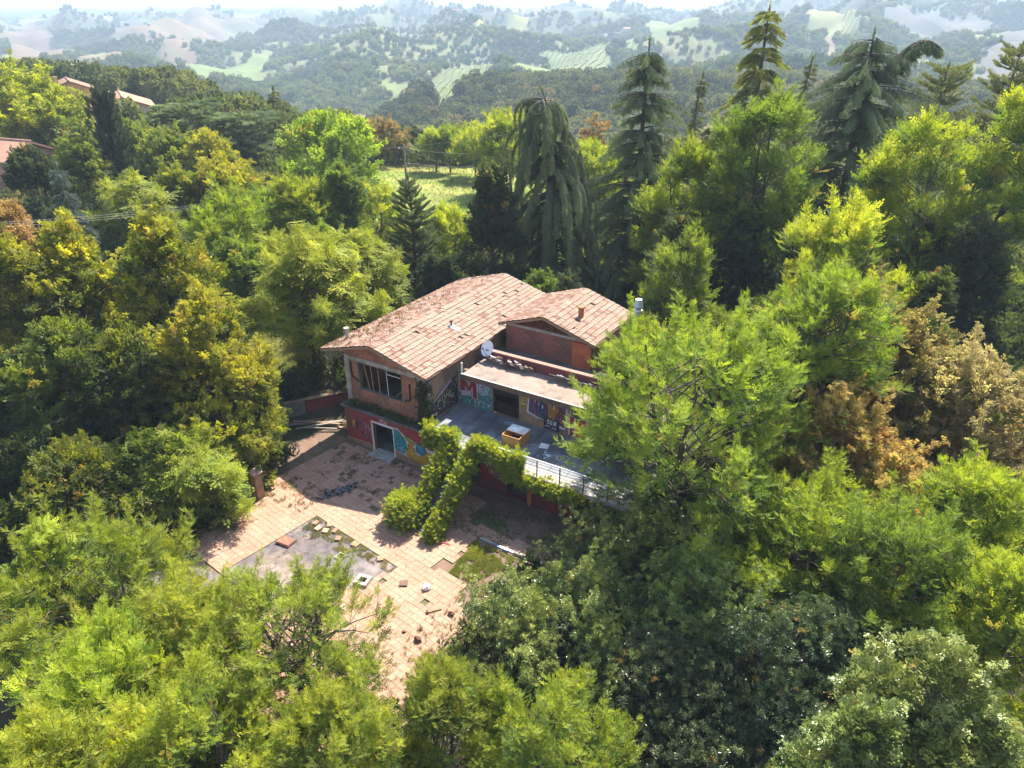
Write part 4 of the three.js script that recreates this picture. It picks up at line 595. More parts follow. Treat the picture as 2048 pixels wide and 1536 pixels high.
// sprigs: about one unit long along +y, leaf faces towards +z
const SPRIG = {};
{
  const r = rngOf(101);
  const mk = (fn) => [0, 1, 2].map(() => { const o = []; fn(o); return quads(o); });
  SPRIG.locust = mk((o) => { for (let k = 0; k < 4; k++) { const y = 0.05 + 0.2 * k, a = k === 3 ? 0.2 * (r() - 0.5) : (k % 2 ? 1 : -1) * (0.5 + 0.7 * r()), d = V(Math.sin(a), Math.cos(a), 0.9 * (r() - 0.5)).normalize(), s = V(Math.cos(a), -Math.sin(a), 0.9 * (r() - 0.5)).normalize(); pinnate(o, V(0, y, 0), d, s, 0.6, 4, 0.21, 0.125, r, 0.35); } });
  SPRIG.broad = mk((o) => { for (let k = 0; k < 26; k++) { const y = 0.05 + 0.85 * r(), a = (r() - 0.5) * 2.6, q = 0.28 * r(), d = V(Math.sin(a), 0.35 + Math.cos(a) * 0.6, 0.9 * (r() - 0.5)).normalize(), s = V(0, 0, 1).cross(d).add(V(0.6 * (r() - 0.5), 0, 0.6 * (r() - 0.5))).normalize(); o.push({ p: V(Math.sin(a) * q, y, 0.35 * (r() - 0.5)), d, s, l: 0.2 + 0.1 * r(), w: 0.15 + 0.06 * r(), f: 0.3 }); } });
  SPRIG.lance = mk((o) => { for (let k = 0; k < 7; k++) { const c = V((r() - 0.5) * 0.5, 0.15 + 0.75 * r(), (r() - 0.5) * 0.4); for (let i = 0; i < 6; i++) { const a = (i / 6) * 6.28 + r(), d = V(0.8 * Math.sin(a), 0.55 * r() + 0.05, 0.8 * Math.cos(a) * 0.8).normalize(), s = V(0, 0, 1).cross(d).add(V(0, 0.3 * (r() - 0.5), 0.4 * (r() - 0.5))).normalize(); o.push({ p: c, d, s, l: 0.24 + 0.08 * r(), w: 0.075, f: 0.35 }); } } });
  SPRIG.maple = mk((o) => { for (let k = 0; k < 18; k++) { const c = V((r() - 0.5) * 0.7, 0.1 + 0.85 * r(), (r() - 0.5) * 0.5), a = r() * 6.28; for (const [b, l] of [[0, 0.24], [0.9, 0.19], [-0.9, 0.19]]) { const d = V(Math.sin(a + b), Math.cos(a + b) * 0.8 - 0.25, 0.35 * (r() - 0.5)).normalize(), s = V(0, 0, 1).cross(d).normalize(); o.push({ p: c, d, s, l, w: 0.13, f: 0.2 }); } } });
  SPRIG.ailanthus = mk((o) => { for (let k = 0; k < 6; k++) { const a = (k / 6) * 6.28 + 0.6 * r(), d = V(Math.cos(a), 0.25 + 0.35 * r(), Math.sin(a)).normalize(), s = V(-Math.sin(a), 0, Math.cos(a)); pinnate(o, V(0, 0.1 * r(), 0), d, s, 0.6 + 0.3 * r(), 6, 0.22, 0.1, r, -0.3); } });
  SPRIG.needle = mk((o) => { for (let k = 0; k < 22; k++) { const y = 0.04 * k + 0.05, q = k % 2 ? 1 : -1, d = V(q * 0.75, 0.7, 0.25 * (r() - 0.5)).normalize(); for (const t of [0, 1]) o.push({ p: V(0, y, 0), d: d.clone().add(V(0, 0, t ? 0.5 : -0.4)).normalize(), s: V(-d.y * q * 0.4, 0.2, 0.9).normalize(), l: 0.32 * (1.15 - 0.7 * (y - 0.5) * (y > 0.5 ? 1 : 0)), w: 0.075, f: 0 }); } });
  SPRIG.hang = mk((o) => { for (let k = 0; k < 30; k++) { const x = (r() - 0.5) * 0.5, z = (r() - 0.5) * 0.3, y = r() * 0.75; o.push({ p: V(x * (0.3 + y), y, z), d: V(x * 0.6 + 0.2 * (r() - 0.5), 1, 0.25 * (r() - 0.5)).normalize(), s: V(1, 0, r() - 0.5).normalize(), l: 0.34, w: 0.07, f: 0 }); } });
}
const UP = V(0, 1, 0), tmpM = new THREE.Matrix4(), tmpC = new THREE.Color();
function sprigMatrix(p, dir, nrm, s, r) {   // y along dir, z as close to nrm as it can be
  const y = dir.clone().normalize(), z = nrm.clone().addScaledVector(y, -nrm.dot(y)); if (z.lengthSq() < 1e-4) z.set(r() - 0.5, r() - 0.5, r() - 0.5).addScaledVector(y, -z.dot(y)); z.normalize();
  const x = y.clone().cross(z); return tmpM.makeBasis(x, y, z).scale(V(s, s, s)).setPosition(p).clone();
}
class Leaves {   // gathers placed sprigs, then hangs them under a tree as one part that nobody could count
  constructor() { this.l = []; }
  add(p, dir, nrm, s, c, r) { this.l.push([sprigMatrix(p, dir, nrm, s, r), c]); }
  build(parent, geos, mat, name = 'foliage', label) {
    const n = geos.length;
    for (let k = 0; k < n; k++) {
      const mine = this.l.filter((_, i) => i % n === k); if (!mine.length) continue;
      const m = new THREE.InstancedMesh(geos[k], mat, mine.length); mine.forEach(([M, c], i) => { m.setMatrixAt(i, M); m.setColorAt(i, tmpC.setRGB(...c)); });
      m.name = name; m.castShadow = m.receiveShadow = true; m.userData.kind = 'stuff'; if (label) m.userData.label = label; parent.add(m);
    }
  }
}
function limb(pts, r0, r1, seg = 6) {    // tapered tube through points
  const c = new THREE.CatmullRomCurve3(pts), n = Math.max(3, Math.min(8, Math.round(c.getLength() * 1.2))), fr = c.computeFrenetFrames(n, false), P = [], I = [], UVs = [];
  for (let i = 0; i <= n; i++) { const t = i / n, q = c.getPoint(t), rad = lerp(r0, r1, t); for (let j = 0; j <= seg; j++) { const a = (j / seg) * 6.283; const v = q.clone().addScaledVector(fr.normals[i], rad * Math.cos(a)).addScaledVector(fr.binormals[i], rad * Math.sin(a)); P.push(v.x, v.y, v.z); UVs.push(j / seg * 0.8, t * c.getLength()); } }
  for (let i = 0; i < n; i++) for (let j = 0; j < seg; j++) { const a = i * (seg + 1) + j, b = a + seg + 1; I.push(a, b, a + 1, a + 1, b, b + 1); }
  const g = new THREE.BufferGeometry(); g.setAttribute('position', new THREE.Float32BufferAttribute(P, 3)); g.setAttribute('uv', new THREE.Float32BufferAttribute(UVs, 2)); g.setIndex(I); g.computeVertexNormals(); return g;
}
// species: sprig, material, crown profile, colours (dark, main, light), clumps, density, layering
const dome = (t) => Math.sqrt(Math.max(0, 1 - Math.pow((t - 0.42) / (t > 0.42 ? 0.6 : 0.62), 2)));
const full = (t) => Math.pow(Math.max(0, 1 - Math.pow(t, 2.6)), 0.6) * (0.78 + 0.22 * smooth(0, 0.3, t));
const cone = (t) => Math.pow(1 - t, 0.75) * (0.75 + 0.25 * smooth(0, 0.2, t)) + 0.05;
const oval = (t) => Math.pow(Math.sin(Math.PI * clamp(0.12 + 0.86 * t, 0, 1)), 0.7);
const SP = {
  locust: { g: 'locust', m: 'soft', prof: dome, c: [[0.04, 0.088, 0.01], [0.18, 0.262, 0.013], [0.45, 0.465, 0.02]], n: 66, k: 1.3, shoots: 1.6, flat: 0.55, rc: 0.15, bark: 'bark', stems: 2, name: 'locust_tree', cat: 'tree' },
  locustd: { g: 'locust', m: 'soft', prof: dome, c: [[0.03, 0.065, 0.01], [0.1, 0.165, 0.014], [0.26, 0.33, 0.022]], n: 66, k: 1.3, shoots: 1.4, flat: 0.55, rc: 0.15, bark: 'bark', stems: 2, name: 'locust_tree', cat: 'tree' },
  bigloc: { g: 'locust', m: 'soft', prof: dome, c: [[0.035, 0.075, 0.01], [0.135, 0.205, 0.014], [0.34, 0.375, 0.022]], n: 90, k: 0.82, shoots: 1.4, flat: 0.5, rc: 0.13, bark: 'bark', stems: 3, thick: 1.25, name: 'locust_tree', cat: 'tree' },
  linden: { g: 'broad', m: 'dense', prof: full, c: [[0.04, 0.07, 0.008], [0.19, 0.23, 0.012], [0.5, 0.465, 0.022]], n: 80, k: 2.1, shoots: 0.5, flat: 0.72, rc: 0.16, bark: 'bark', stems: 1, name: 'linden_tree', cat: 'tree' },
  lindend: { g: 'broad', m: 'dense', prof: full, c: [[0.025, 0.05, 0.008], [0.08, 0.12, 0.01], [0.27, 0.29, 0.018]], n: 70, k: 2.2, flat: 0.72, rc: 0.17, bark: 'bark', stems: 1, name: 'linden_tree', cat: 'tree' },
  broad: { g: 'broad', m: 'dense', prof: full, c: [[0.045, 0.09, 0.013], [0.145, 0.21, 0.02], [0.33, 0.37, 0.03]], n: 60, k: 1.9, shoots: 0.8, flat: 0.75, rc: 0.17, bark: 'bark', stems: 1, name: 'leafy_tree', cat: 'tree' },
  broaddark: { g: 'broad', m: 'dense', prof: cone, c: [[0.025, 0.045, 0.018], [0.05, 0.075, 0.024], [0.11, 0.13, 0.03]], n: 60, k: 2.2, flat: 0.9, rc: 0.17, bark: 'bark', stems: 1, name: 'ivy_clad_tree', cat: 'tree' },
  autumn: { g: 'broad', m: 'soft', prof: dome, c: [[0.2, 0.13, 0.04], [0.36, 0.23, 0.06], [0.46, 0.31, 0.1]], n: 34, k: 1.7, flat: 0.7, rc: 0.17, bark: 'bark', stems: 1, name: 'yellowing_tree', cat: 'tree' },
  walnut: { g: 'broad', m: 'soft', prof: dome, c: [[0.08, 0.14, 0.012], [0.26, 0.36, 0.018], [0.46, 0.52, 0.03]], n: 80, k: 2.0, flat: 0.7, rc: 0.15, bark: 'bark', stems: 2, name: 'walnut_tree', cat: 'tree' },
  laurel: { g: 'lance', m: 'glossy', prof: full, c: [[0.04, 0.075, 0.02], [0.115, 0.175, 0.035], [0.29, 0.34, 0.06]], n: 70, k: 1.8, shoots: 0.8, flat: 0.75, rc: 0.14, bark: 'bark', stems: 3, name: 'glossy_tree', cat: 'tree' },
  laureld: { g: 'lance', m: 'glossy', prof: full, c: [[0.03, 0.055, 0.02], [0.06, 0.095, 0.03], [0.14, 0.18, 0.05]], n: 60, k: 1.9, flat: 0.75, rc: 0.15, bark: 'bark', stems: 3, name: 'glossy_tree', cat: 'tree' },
  maple: { g: 'maple', m: 'glossy', prof: full, c: [[0.07, 0.11, 0.022], [0.16, 0.21, 0.04], [0.32, 0.35, 0.08]], n: 60, k: 1.8, shoots: 0.6, flat: 0.7, rc: 0.14, bark: 'bark', stems: 2, name: 'maple_tree', cat: 'tree' },
  ailanthus: { g: 'ailanthus', m: 'soft', prof: full, c: [[0.08, 0.14, 0.015], [0.25, 0.33, 0.025], [0.46, 0.48, 0.035]], n: 58, k: 1.25, s: [0.36, 0.0145], flat: 0.85, rc: 0.14, shoots: 0.7, up: 1, bark: 'bark', stems: 2, name: 'tree_of_heaven', cat: 'tree' },
  bush: { g: 'broad', m: 'dense', prof: full, c: [[0.035, 0.055, 0.018], [0.06, 0.085, 0.025], [0.12, 0.15, 0.03]], n: 34, k: 2.2, flat: 0.8, rc: 0.2, bark: 'bark', stems: 4, name: 'bush', cat: 'bush' },
  russet: { g: 'broad', m: 'soft', prof: full, c: [[0.27, 0.14, 0.04], [0.42, 0.26, 0.06], [0.54, 0.44, 0.11]], green: 0.16, n: 80, k: 1.9, shoots: 0.5, flat: 0.8, rc: 0.14, bark: 'barkRed', stems: 5, name: 'climber_thicket', cat: 'thicket' },
};
const VAR = {
  darkbush: { c: [[0.03, 0.05, 0.015], [0.055, 0.085, 0.02], [0.13, 0.18, 0.025]] }, brightbush: { c: [[0.09, 0.15, 0.02], [0.15, 0.24, 0.025], [0.22, 0.32, 0.03]], name: 'bush', cat: 'bush' },
  blossom: { c: [[0.06, 0.09, 0.02], [0.15, 0.17, 0.06], [0.55, 0.5, 0.3]] }, juniper: { c: [[0.02, 0.04, 0.015], [0.04, 0.065, 0.02], [0.09, 0.11, 0.03]], name: 'juniper_bush' },
  russet: {}, russet2: { c: [[0.36, 0.21, 0.06], [0.48, 0.34, 0.1], [0.66, 0.54, 0.2]] },
};
let treeSeed = 200;
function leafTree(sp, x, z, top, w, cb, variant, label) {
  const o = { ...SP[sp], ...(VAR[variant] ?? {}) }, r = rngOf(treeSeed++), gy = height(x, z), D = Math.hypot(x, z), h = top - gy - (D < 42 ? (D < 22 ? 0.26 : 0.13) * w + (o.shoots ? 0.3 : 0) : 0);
  const t = thing(o.name, label, o.cat, [x, gy, z]);
  const sd = o.s ?? [0.11, 0.0128], s = Math.min(0.17 * w, sd[0] + sd[1] * D), y0 = cb * h, ch = h - y0, R = w / 2, lv = new Leaves(), wood = [], ph = r() * 100;
  const lobe = (a, ty) => 1 + 0.34 * n3(Math.cos(a) * 1.3 + ph, Math.sin(a) * 1.3, ty * 2.4 + ph);
  // stems
  const tr = (0.055 + 0.014 * h) * (o.thick ?? 1), forkY = Math.max(0.12, cb * 0.55) * h, stems = [];
  const lean = V((r() - 0.5) * 0.12 * h, 0, (r() - 0.5) * 0.12 * h), fork = V(lean.x * 0.3, forkY, lean.z * 0.3);
  wood.push(limb([V(0, -0.3, 0), V(lean.x * 0.1, forkY * 0.5, lean.z * 0.1), fork], tr * 1.15, tr * 0.85, 8));
  for (let k = 0; k < o.stems; k++) { const a = (k / o.stems) * 6.28 + ph, q = o.stems > 1 ? R * (0.28 + 0.2 * r()) : 0.05 * R; const e = V(lean.x + q * Math.cos(a), y0 + ch * (0.72 + 0.12 * r()), lean.z + q * Math.sin(a)); const mid = fork.clone().lerp(e, 0.5).add(V(0.12 * R * (r() - 0.5) + 0.1 * q * Math.cos(a), 0, 0.12 * R * (r() - 0.5))); const c = new THREE.CatmullRomCurve3([fork, mid, e]); stems.push(c); wood.push(limb([fork, mid, e], tr * (o.stems > 1 ? 0.68 : 0.85), tr * 0.14, 6)); }
  const tb = 0.82 + 0.4 * r(), ty_ = 0.88 + 0.18 * r(), shade = (c) => [c[0] * tb * ty_, c[1] * tb, c[2] * tb];
  // leaf clumps
  const clumps = []; let sum = 0;
  for (let i = 0; i < o.n * 3 && clumps.length < o.n; i++) {
    const ty = i < 3 ? 0.93 - 0.05 * i : Math.pow(r(), 0.85), a = r() * 6.283, pr = o.prof(ty); if (r() > pr + 0.25) continue;
    const rc = R * o.rc * 2 * (0.55 + 0.8 * r()) * 0.74, rr = Math.max(0, R * pr * lobe(a, ty) * (0.3 + 0.7 * Math.sqrt(r())) - rc * 0.35);
    const p = V(lean.x + rr * Math.cos(a), y0 + ty * (ch - rc * o.flat - 0.45 * s), lean.z + rr * Math.sin(a)); if (p.y < rc * 0.4) p.y = rc * 0.4;
    clumps.push({ p, rc, rr, ty, tone: r() }); sum += rc * rc;
  }
  const total = Math.min(11000, Math.round((o.k * Math.PI * w * Math.max(ch, w * 0.5) * 0.85) / (s * s * 0.42)));
  const axis = V(lean.x, y0 + ch * 0.4, lean.z);
  for (const c of clumps) {
    const st = stems[Math.floor(r() * stems.length)]; let bt = 0.15; for (let q = 0.1; q < 1; q += 0.1) { const u = st.getPoint(q); if (u.y < c.p.y - 0.45 * Math.hypot(u.x - c.p.x, u.z - c.p.z)) bt = q; }
    const b = st.getPoint(bt), m = b.clone().lerp(c.p, 0.55); m.y += 0.12 * b.distanceTo(c.p);
    if (b.distanceTo(c.p) > 0.4) wood.push(limb([b, m, c.p.clone()], tr * 0.3 * (1 - 0.6 * bt), tr * 0.06, 5));
    const nS = Math.max(6, Math.round((total * c.rc * c.rc) / sum)), out = c.p.clone().sub(axis).normalize();
    for (let i = 0; i < nS; i++) {
      const u = V(r() * 2 - 1, r() * 2 - 1, r() * 2 - 1); if (u.lengthSq() > 1) { i--; continue; }
      const q = u.clone().multiplyScalar(c.rc * 1.12); q.y *= o.flat; const d = u.clone().multiplyScalar(0.9).addScaledVector(out, 0.55).add(V(0, 0.28, 0)).add(V(1.5 * (r() - 0.5), 1.1 * (r() - 0.5), 1.5 * (r() - 0.5)));
      if (o.flat < 0.6) d.y *= 0.7;
      const nr = V(1.6 * (r() - 0.5), 0.35 + 0.7 * r(), 1.6 * (r() - 0.5)).addScaledVector(out, 0.4);
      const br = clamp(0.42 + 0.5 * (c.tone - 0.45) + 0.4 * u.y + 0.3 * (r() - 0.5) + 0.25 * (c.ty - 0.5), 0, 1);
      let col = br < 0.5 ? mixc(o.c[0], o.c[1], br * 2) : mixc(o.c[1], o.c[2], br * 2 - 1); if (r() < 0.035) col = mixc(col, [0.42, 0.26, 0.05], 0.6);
      if (o.green && r() < o.green) col = mixc([0.08, 0.12, 0.015], [0.25, 0.28, 0.03], r());
      if (o.up) { d.set(0.35 * (r() - 0.5) + 0.3 * out.x, 1, 0.35 * (r() - 0.5) + 0.3 * out.z); nr.set(r() - 0.5, 0, r() - 0.5); }
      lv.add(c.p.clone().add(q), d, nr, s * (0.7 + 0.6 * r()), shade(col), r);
    }
    for (let k = 0, m = (o.shoots ?? 0) * (0.3 + r()) * (D < 75 ? 1 : 0.5); k < m; k++) {      // shoots that stand out of the crown
      const L = c.rc * (1.3 + 1.5 * r()), d = out.clone().multiplyScalar(0.6).add(V(1.1 * (r() - 0.5), 0.45 + 0.7 * r(), 1.1 * (r() - 0.5))).normalize(), e = c.p.clone().addScaledVector(d, L), mid = c.p.clone().lerp(e, 0.5).add(V(0.1 * L * (r() - 0.5), 0.08 * L, 0)), bare = r() < 0.07;
      wood.push(limb([c.p.clone(), mid, e], 0.005 + 0.0003 * D, 0.003 + 0.0002 * D, 3)); if (bare) continue;
      const n = Math.round(L / (s * 0.24)); for (let i = 0; i < n; i++) { const q = 0.25 + 0.8 * (i / n), p = c.p.clone().lerp(e, q), sd2 = V(r() - 0.5, r() - 0.4, r() - 0.5).normalize(); lv.add(p, d.clone().multiplyScalar(0.7).add(sd2), V(1.2 * (r() - 0.5), 1, 1.2 * (r() - 0.5)), s * (1.1 - 0.5 * q), shade(mixc(o.c[1], o.c[2], clamp(0.25 + 0.6 * r(), 0, 1))), r); }
    }
  }
  part(t, 'trunk', merged(wood), MAT[o.bark]);
  lv.build(t, SPRIG[o.g], LEAF[o.m]);
  return t;
}
// conifers: whorls of branches carrying needle sprays
const CON = {
  spruce: { wide: 1.3, c: [[0.06, 0.09, 0.02], [0.34, 0.36, 0.06]], droop: 0.42, up: 0.1, lv: 17, nb: 8, rag: 0.4, prof: (t) => 0.16 + 0.9 * Math.pow(1 - t, 0.85), gap: 0.3, name: 'spruce_tree', spr: 'needle' },
  thinspruce: { c: [[0.06, 0.085, 0.025], [0.19, 0.21, 0.05]], droop: 0.22, up: 0.05, lv: 22, nb: 6, prof: (t) => 0.08 + 0.92 * Math.pow(1 - t, 0.9), gap: 0.3, name: 'spruce_tree', spr: 'needle' },
  deodar: { wide: 1.9, c: [[0.035, 0.07, 0.036], [0.2, 0.26, 0.1]], droop: 0.36, up: 0.16, lv: 15, nb: 11, prof: (t) => 0.3 + 0.95 * Math.pow(1 - t, 0.7), gap: 0.2, name: 'cedar_tree', spr: 'hang', rag: 0.6 },
  weeping: { wide: 1.6, c: [[0.035, 0.065, 0.038], [0.22, 0.27, 0.12]], droop: 1.5, up: 0.3, lv: 19, nb: 12, prof: (t) => 0.45 + 0.75 * Math.pow(1 - t, 0.9), gap: 0.2, name: 'cedar_tree', spr: 'hang', rag: 0.6 },
  cedar: { c: [[0.06, 0.095, 0.08], [0.14, 0.19, 0.14]], droop: 0.35, up: 0, lv: 18, nb: 9, prof: (t) => 0.1 + 0.9 * Math.pow(1 - t, 0.9), gap: 0.1, name: 'spruce_tree', spr: 'needle' },
  cedarflat: { c: [[0.07, 0.12, 0.045], [0.2, 0.26, 0.1]], droop: 0.12, up: 0.3, lv: 10, nb: 9, prof: (t) => 0.6 + 0.4 * Math.sin(t * 2.4), gap: 0.25, name: 'cedar_tree', spr: 'needle', rag: 0.35 },
  fir: { c: [[0.03, 0.055, 0.02], [0.13, 0.165, 0.05]], droop: 0.0, up: 0.5, lv: 20, nb: 9, prof: (t) => 0.1 + 0.9 * Math.pow(1 - t, 0.8), gap: 0.15, name: 'fir_tree', spr: 'needle', rag: 0.3 },
  cypress: { c: [[0.022, 0.045, 0.018], [0.06, 0.085, 0.03]], droop: -0.9, up: 0.9, lv: 30, nb: 12, prof: (t) => 0.8 * Math.pow(Math.sin(Math.PI * (0.18 + 0.8 * t)), 0.6) + 0.12, gap: 0, name: 'cypress_tree', spr: 'needle' },
  pine: { c: [[0.06, 0.085, 0.022], [0.22, 0.24, 0.05]], droop: -0.25, up: 0.25, lv: 9, nb: 9, prof: (t) => 0.55 + 0.5 * Math.sin(t * 2.6) - 0.35 * t, gap: 0.25, name: 'pine_tree', spr: 'needle', rag: 0.4 },
};
function conifer(sp, x, z, top, w, cb, variant, label) {
  const o = CON[sp], r = rngOf(treeSeed++), gy = height(x, z), h = top - gy, D = Math.hypot(x, z), t = thing(o.name, label, 'tree', [x, gy, z]), R = (w / 2) * (o.wide ?? 1), lv = new Leaves(), wood = [], tr = 0.06 + 0.012 * h, s = 0.15 + 0.0082 * D;
  const bend = sp === 'weeping' ? V(-1.4, 0, 0) : sp === 'thinspruce' ? V(0.5, 0, 0) : V(0.3 * (r() - 0.5), 0, 0.3 * (r() - 0.5));
  const axis = new THREE.CatmullRomCurve3([V(0, -0.3, 0), V(0, h * 0.5, 0), V(bend.x * 0.3, h * 0.85, bend.z * 0.3), V(bend.x, h, bend.z)]); wood.push(limb(axis.points, tr, 0.03, 8));
  const branch = (b, a, L, ty, dr, up) => {
    const e = V(Math.cos(a), 0, Math.sin(a)), at = (q) => b.clone().addScaledVector(e, L * (sp === 'weeping' ? Math.sin(Math.min(1, q * 1.1) * 1.57) * (1 - 0.12 * q) : q)).add(V(0, L * (up * q - dr * q * q) , 0));
    const pts = [0, 0.35, 0.7, 1].map(at); wood.push(limb(pts, tr * 0.22 * (1 - 0.5 * ty) + 0.012, 0.012, 4));
    const n = Math.max(3, Math.round((L * (1 + dr)) / (s * 0.26))), tone = 0.5 * (r() - 0.5);
    for (let i = 0; i < n; i++) {
      const q = 0.14 + 0.86 * ((i + r()) / n), p = at(q), tan = at(Math.min(1.02, q + 0.05)).sub(at(q - 0.05)).normalize(), sd = V(-e.z, 0, e.x).multiplyScalar((i % 2 ? 1 : -1) * (0.35 + 0.5 * r()));
      let d; if (o.spr === 'hang') d = tan.clone().multiplyScalar(0.5).addScaledVector(sd, 0.55).add(V(0, -0.75 - 0.3 * r(), 0)); else d = tan.clone().add(sd).add(V(0, 0.15 * (r() - 0.6) + (o.up > 0.3 ? 0.25 : 0), 0));
      p.add(V(0.16 * s * (r() - 0.5), 0.2 * s * (r() - 0.5), 0.16 * s * (r() - 0.5))); if (p.y < 0.15) continue;
      const br = clamp(0.25 + 0.5 * q + 0.35 * (r() - 0.5) + 0.15 * ty + tone, 0, 1);
      lv.add(p, d, o.spr === 'hang' ? e.clone().add(V(0, 0.4, 0)) : V(0.3 * (r() - 0.5), 1, 0.3 * (r() - 0.5)), s * (0.75 + 0.5 * r()) * (0.65 + 0.35 * Math.min(1, L / (s * 2))), mixc(o.c[0], o.c[1], br), r);
    }
  };
  const levels = Math.max(7, Math.round((o.lv * h) / 20 + 4));
  for (let i = 0; i < levels; i++) {
    const ty = (i + 0.4 * r()) / levels, y = h * (cb + (1 - cb) * ty * 0.985), b = axis.getPoint(clamp((y + 0.3) / (h + 0.3), 0, 1)), rag = 1 - (o.rag ?? 0.15) * r() * 0.8; b.y = y;
    for (let k = 0; k < o.nb; k++) { if (r() < o.gap * 0.6) continue; const a = ((k + 0.5 * (i % 2)) / o.nb) * 6.283 + 0.6 * (r() - 0.5); branch(b.clone().add(V(0, 0.5 * (r() - 0.5), 0)), a, R * o.prof(ty) * rag * (0.7 + 0.35 * r()) * (1 + 0.36 * n3(Math.cos(a) * 1.2 + x, Math.sin(a) * 1.2, ty * 4)), ty, o.droop * (0.7 + 0.6 * r()), o.up * (0.6 + 0.8 * r())); }
  }
  for (let k = 0; k < 5; k++) lv.add(axis.getPoint(0.9 + 0.02 * k), V(0.35 * (r() - 0.5) + bend.x * 0.1, 1, 0.3 * (r() - 0.5)), V(r() - 0.5, 0, r() - 0.5), s * 0.7, o.c[1], r);
  if (variant === 'deodartwin') for (let k = 0; k < 1; k++) { const b0 = V(0.2, h * 0.74, 0), e0 = V(2.4, h * 0.9, 0.4), e1 = V(3.8, h * 0.96, 0.6), e2 = V(5.4, h * 0.93, 0.8); wood.push(limb([b0, e0, e1, e2], tr * 0.4, 0.03, 6)); const c = new THREE.CatmullRomCurve3([b0, e0, e1, e2]); for (let q = 0.25; q <= 1; q += 0.022) { const p = c.getPoint(q); for (let j = 0; j < 3; j++) branch(p, r() * 6.283, 0.9 * (1.5 - q) * (0.6 + 0.6 * r()), 0.6, 0.7, 0.05); } }
  part(t, 'trunk', merged(wood), sp === 'pine' ? MAT.barkRed : MAT.bark); lv.build(t, SPRIG[o.spr], LEAF.needle); return t;
}
const plant = (sp, x, z, top, w, cb, variant, label) => (CON[sp] ? conifer(sp, x, z, top, w, cb, variant, label) : leafTree(sp, x, z, top, w, cb, variant, label));
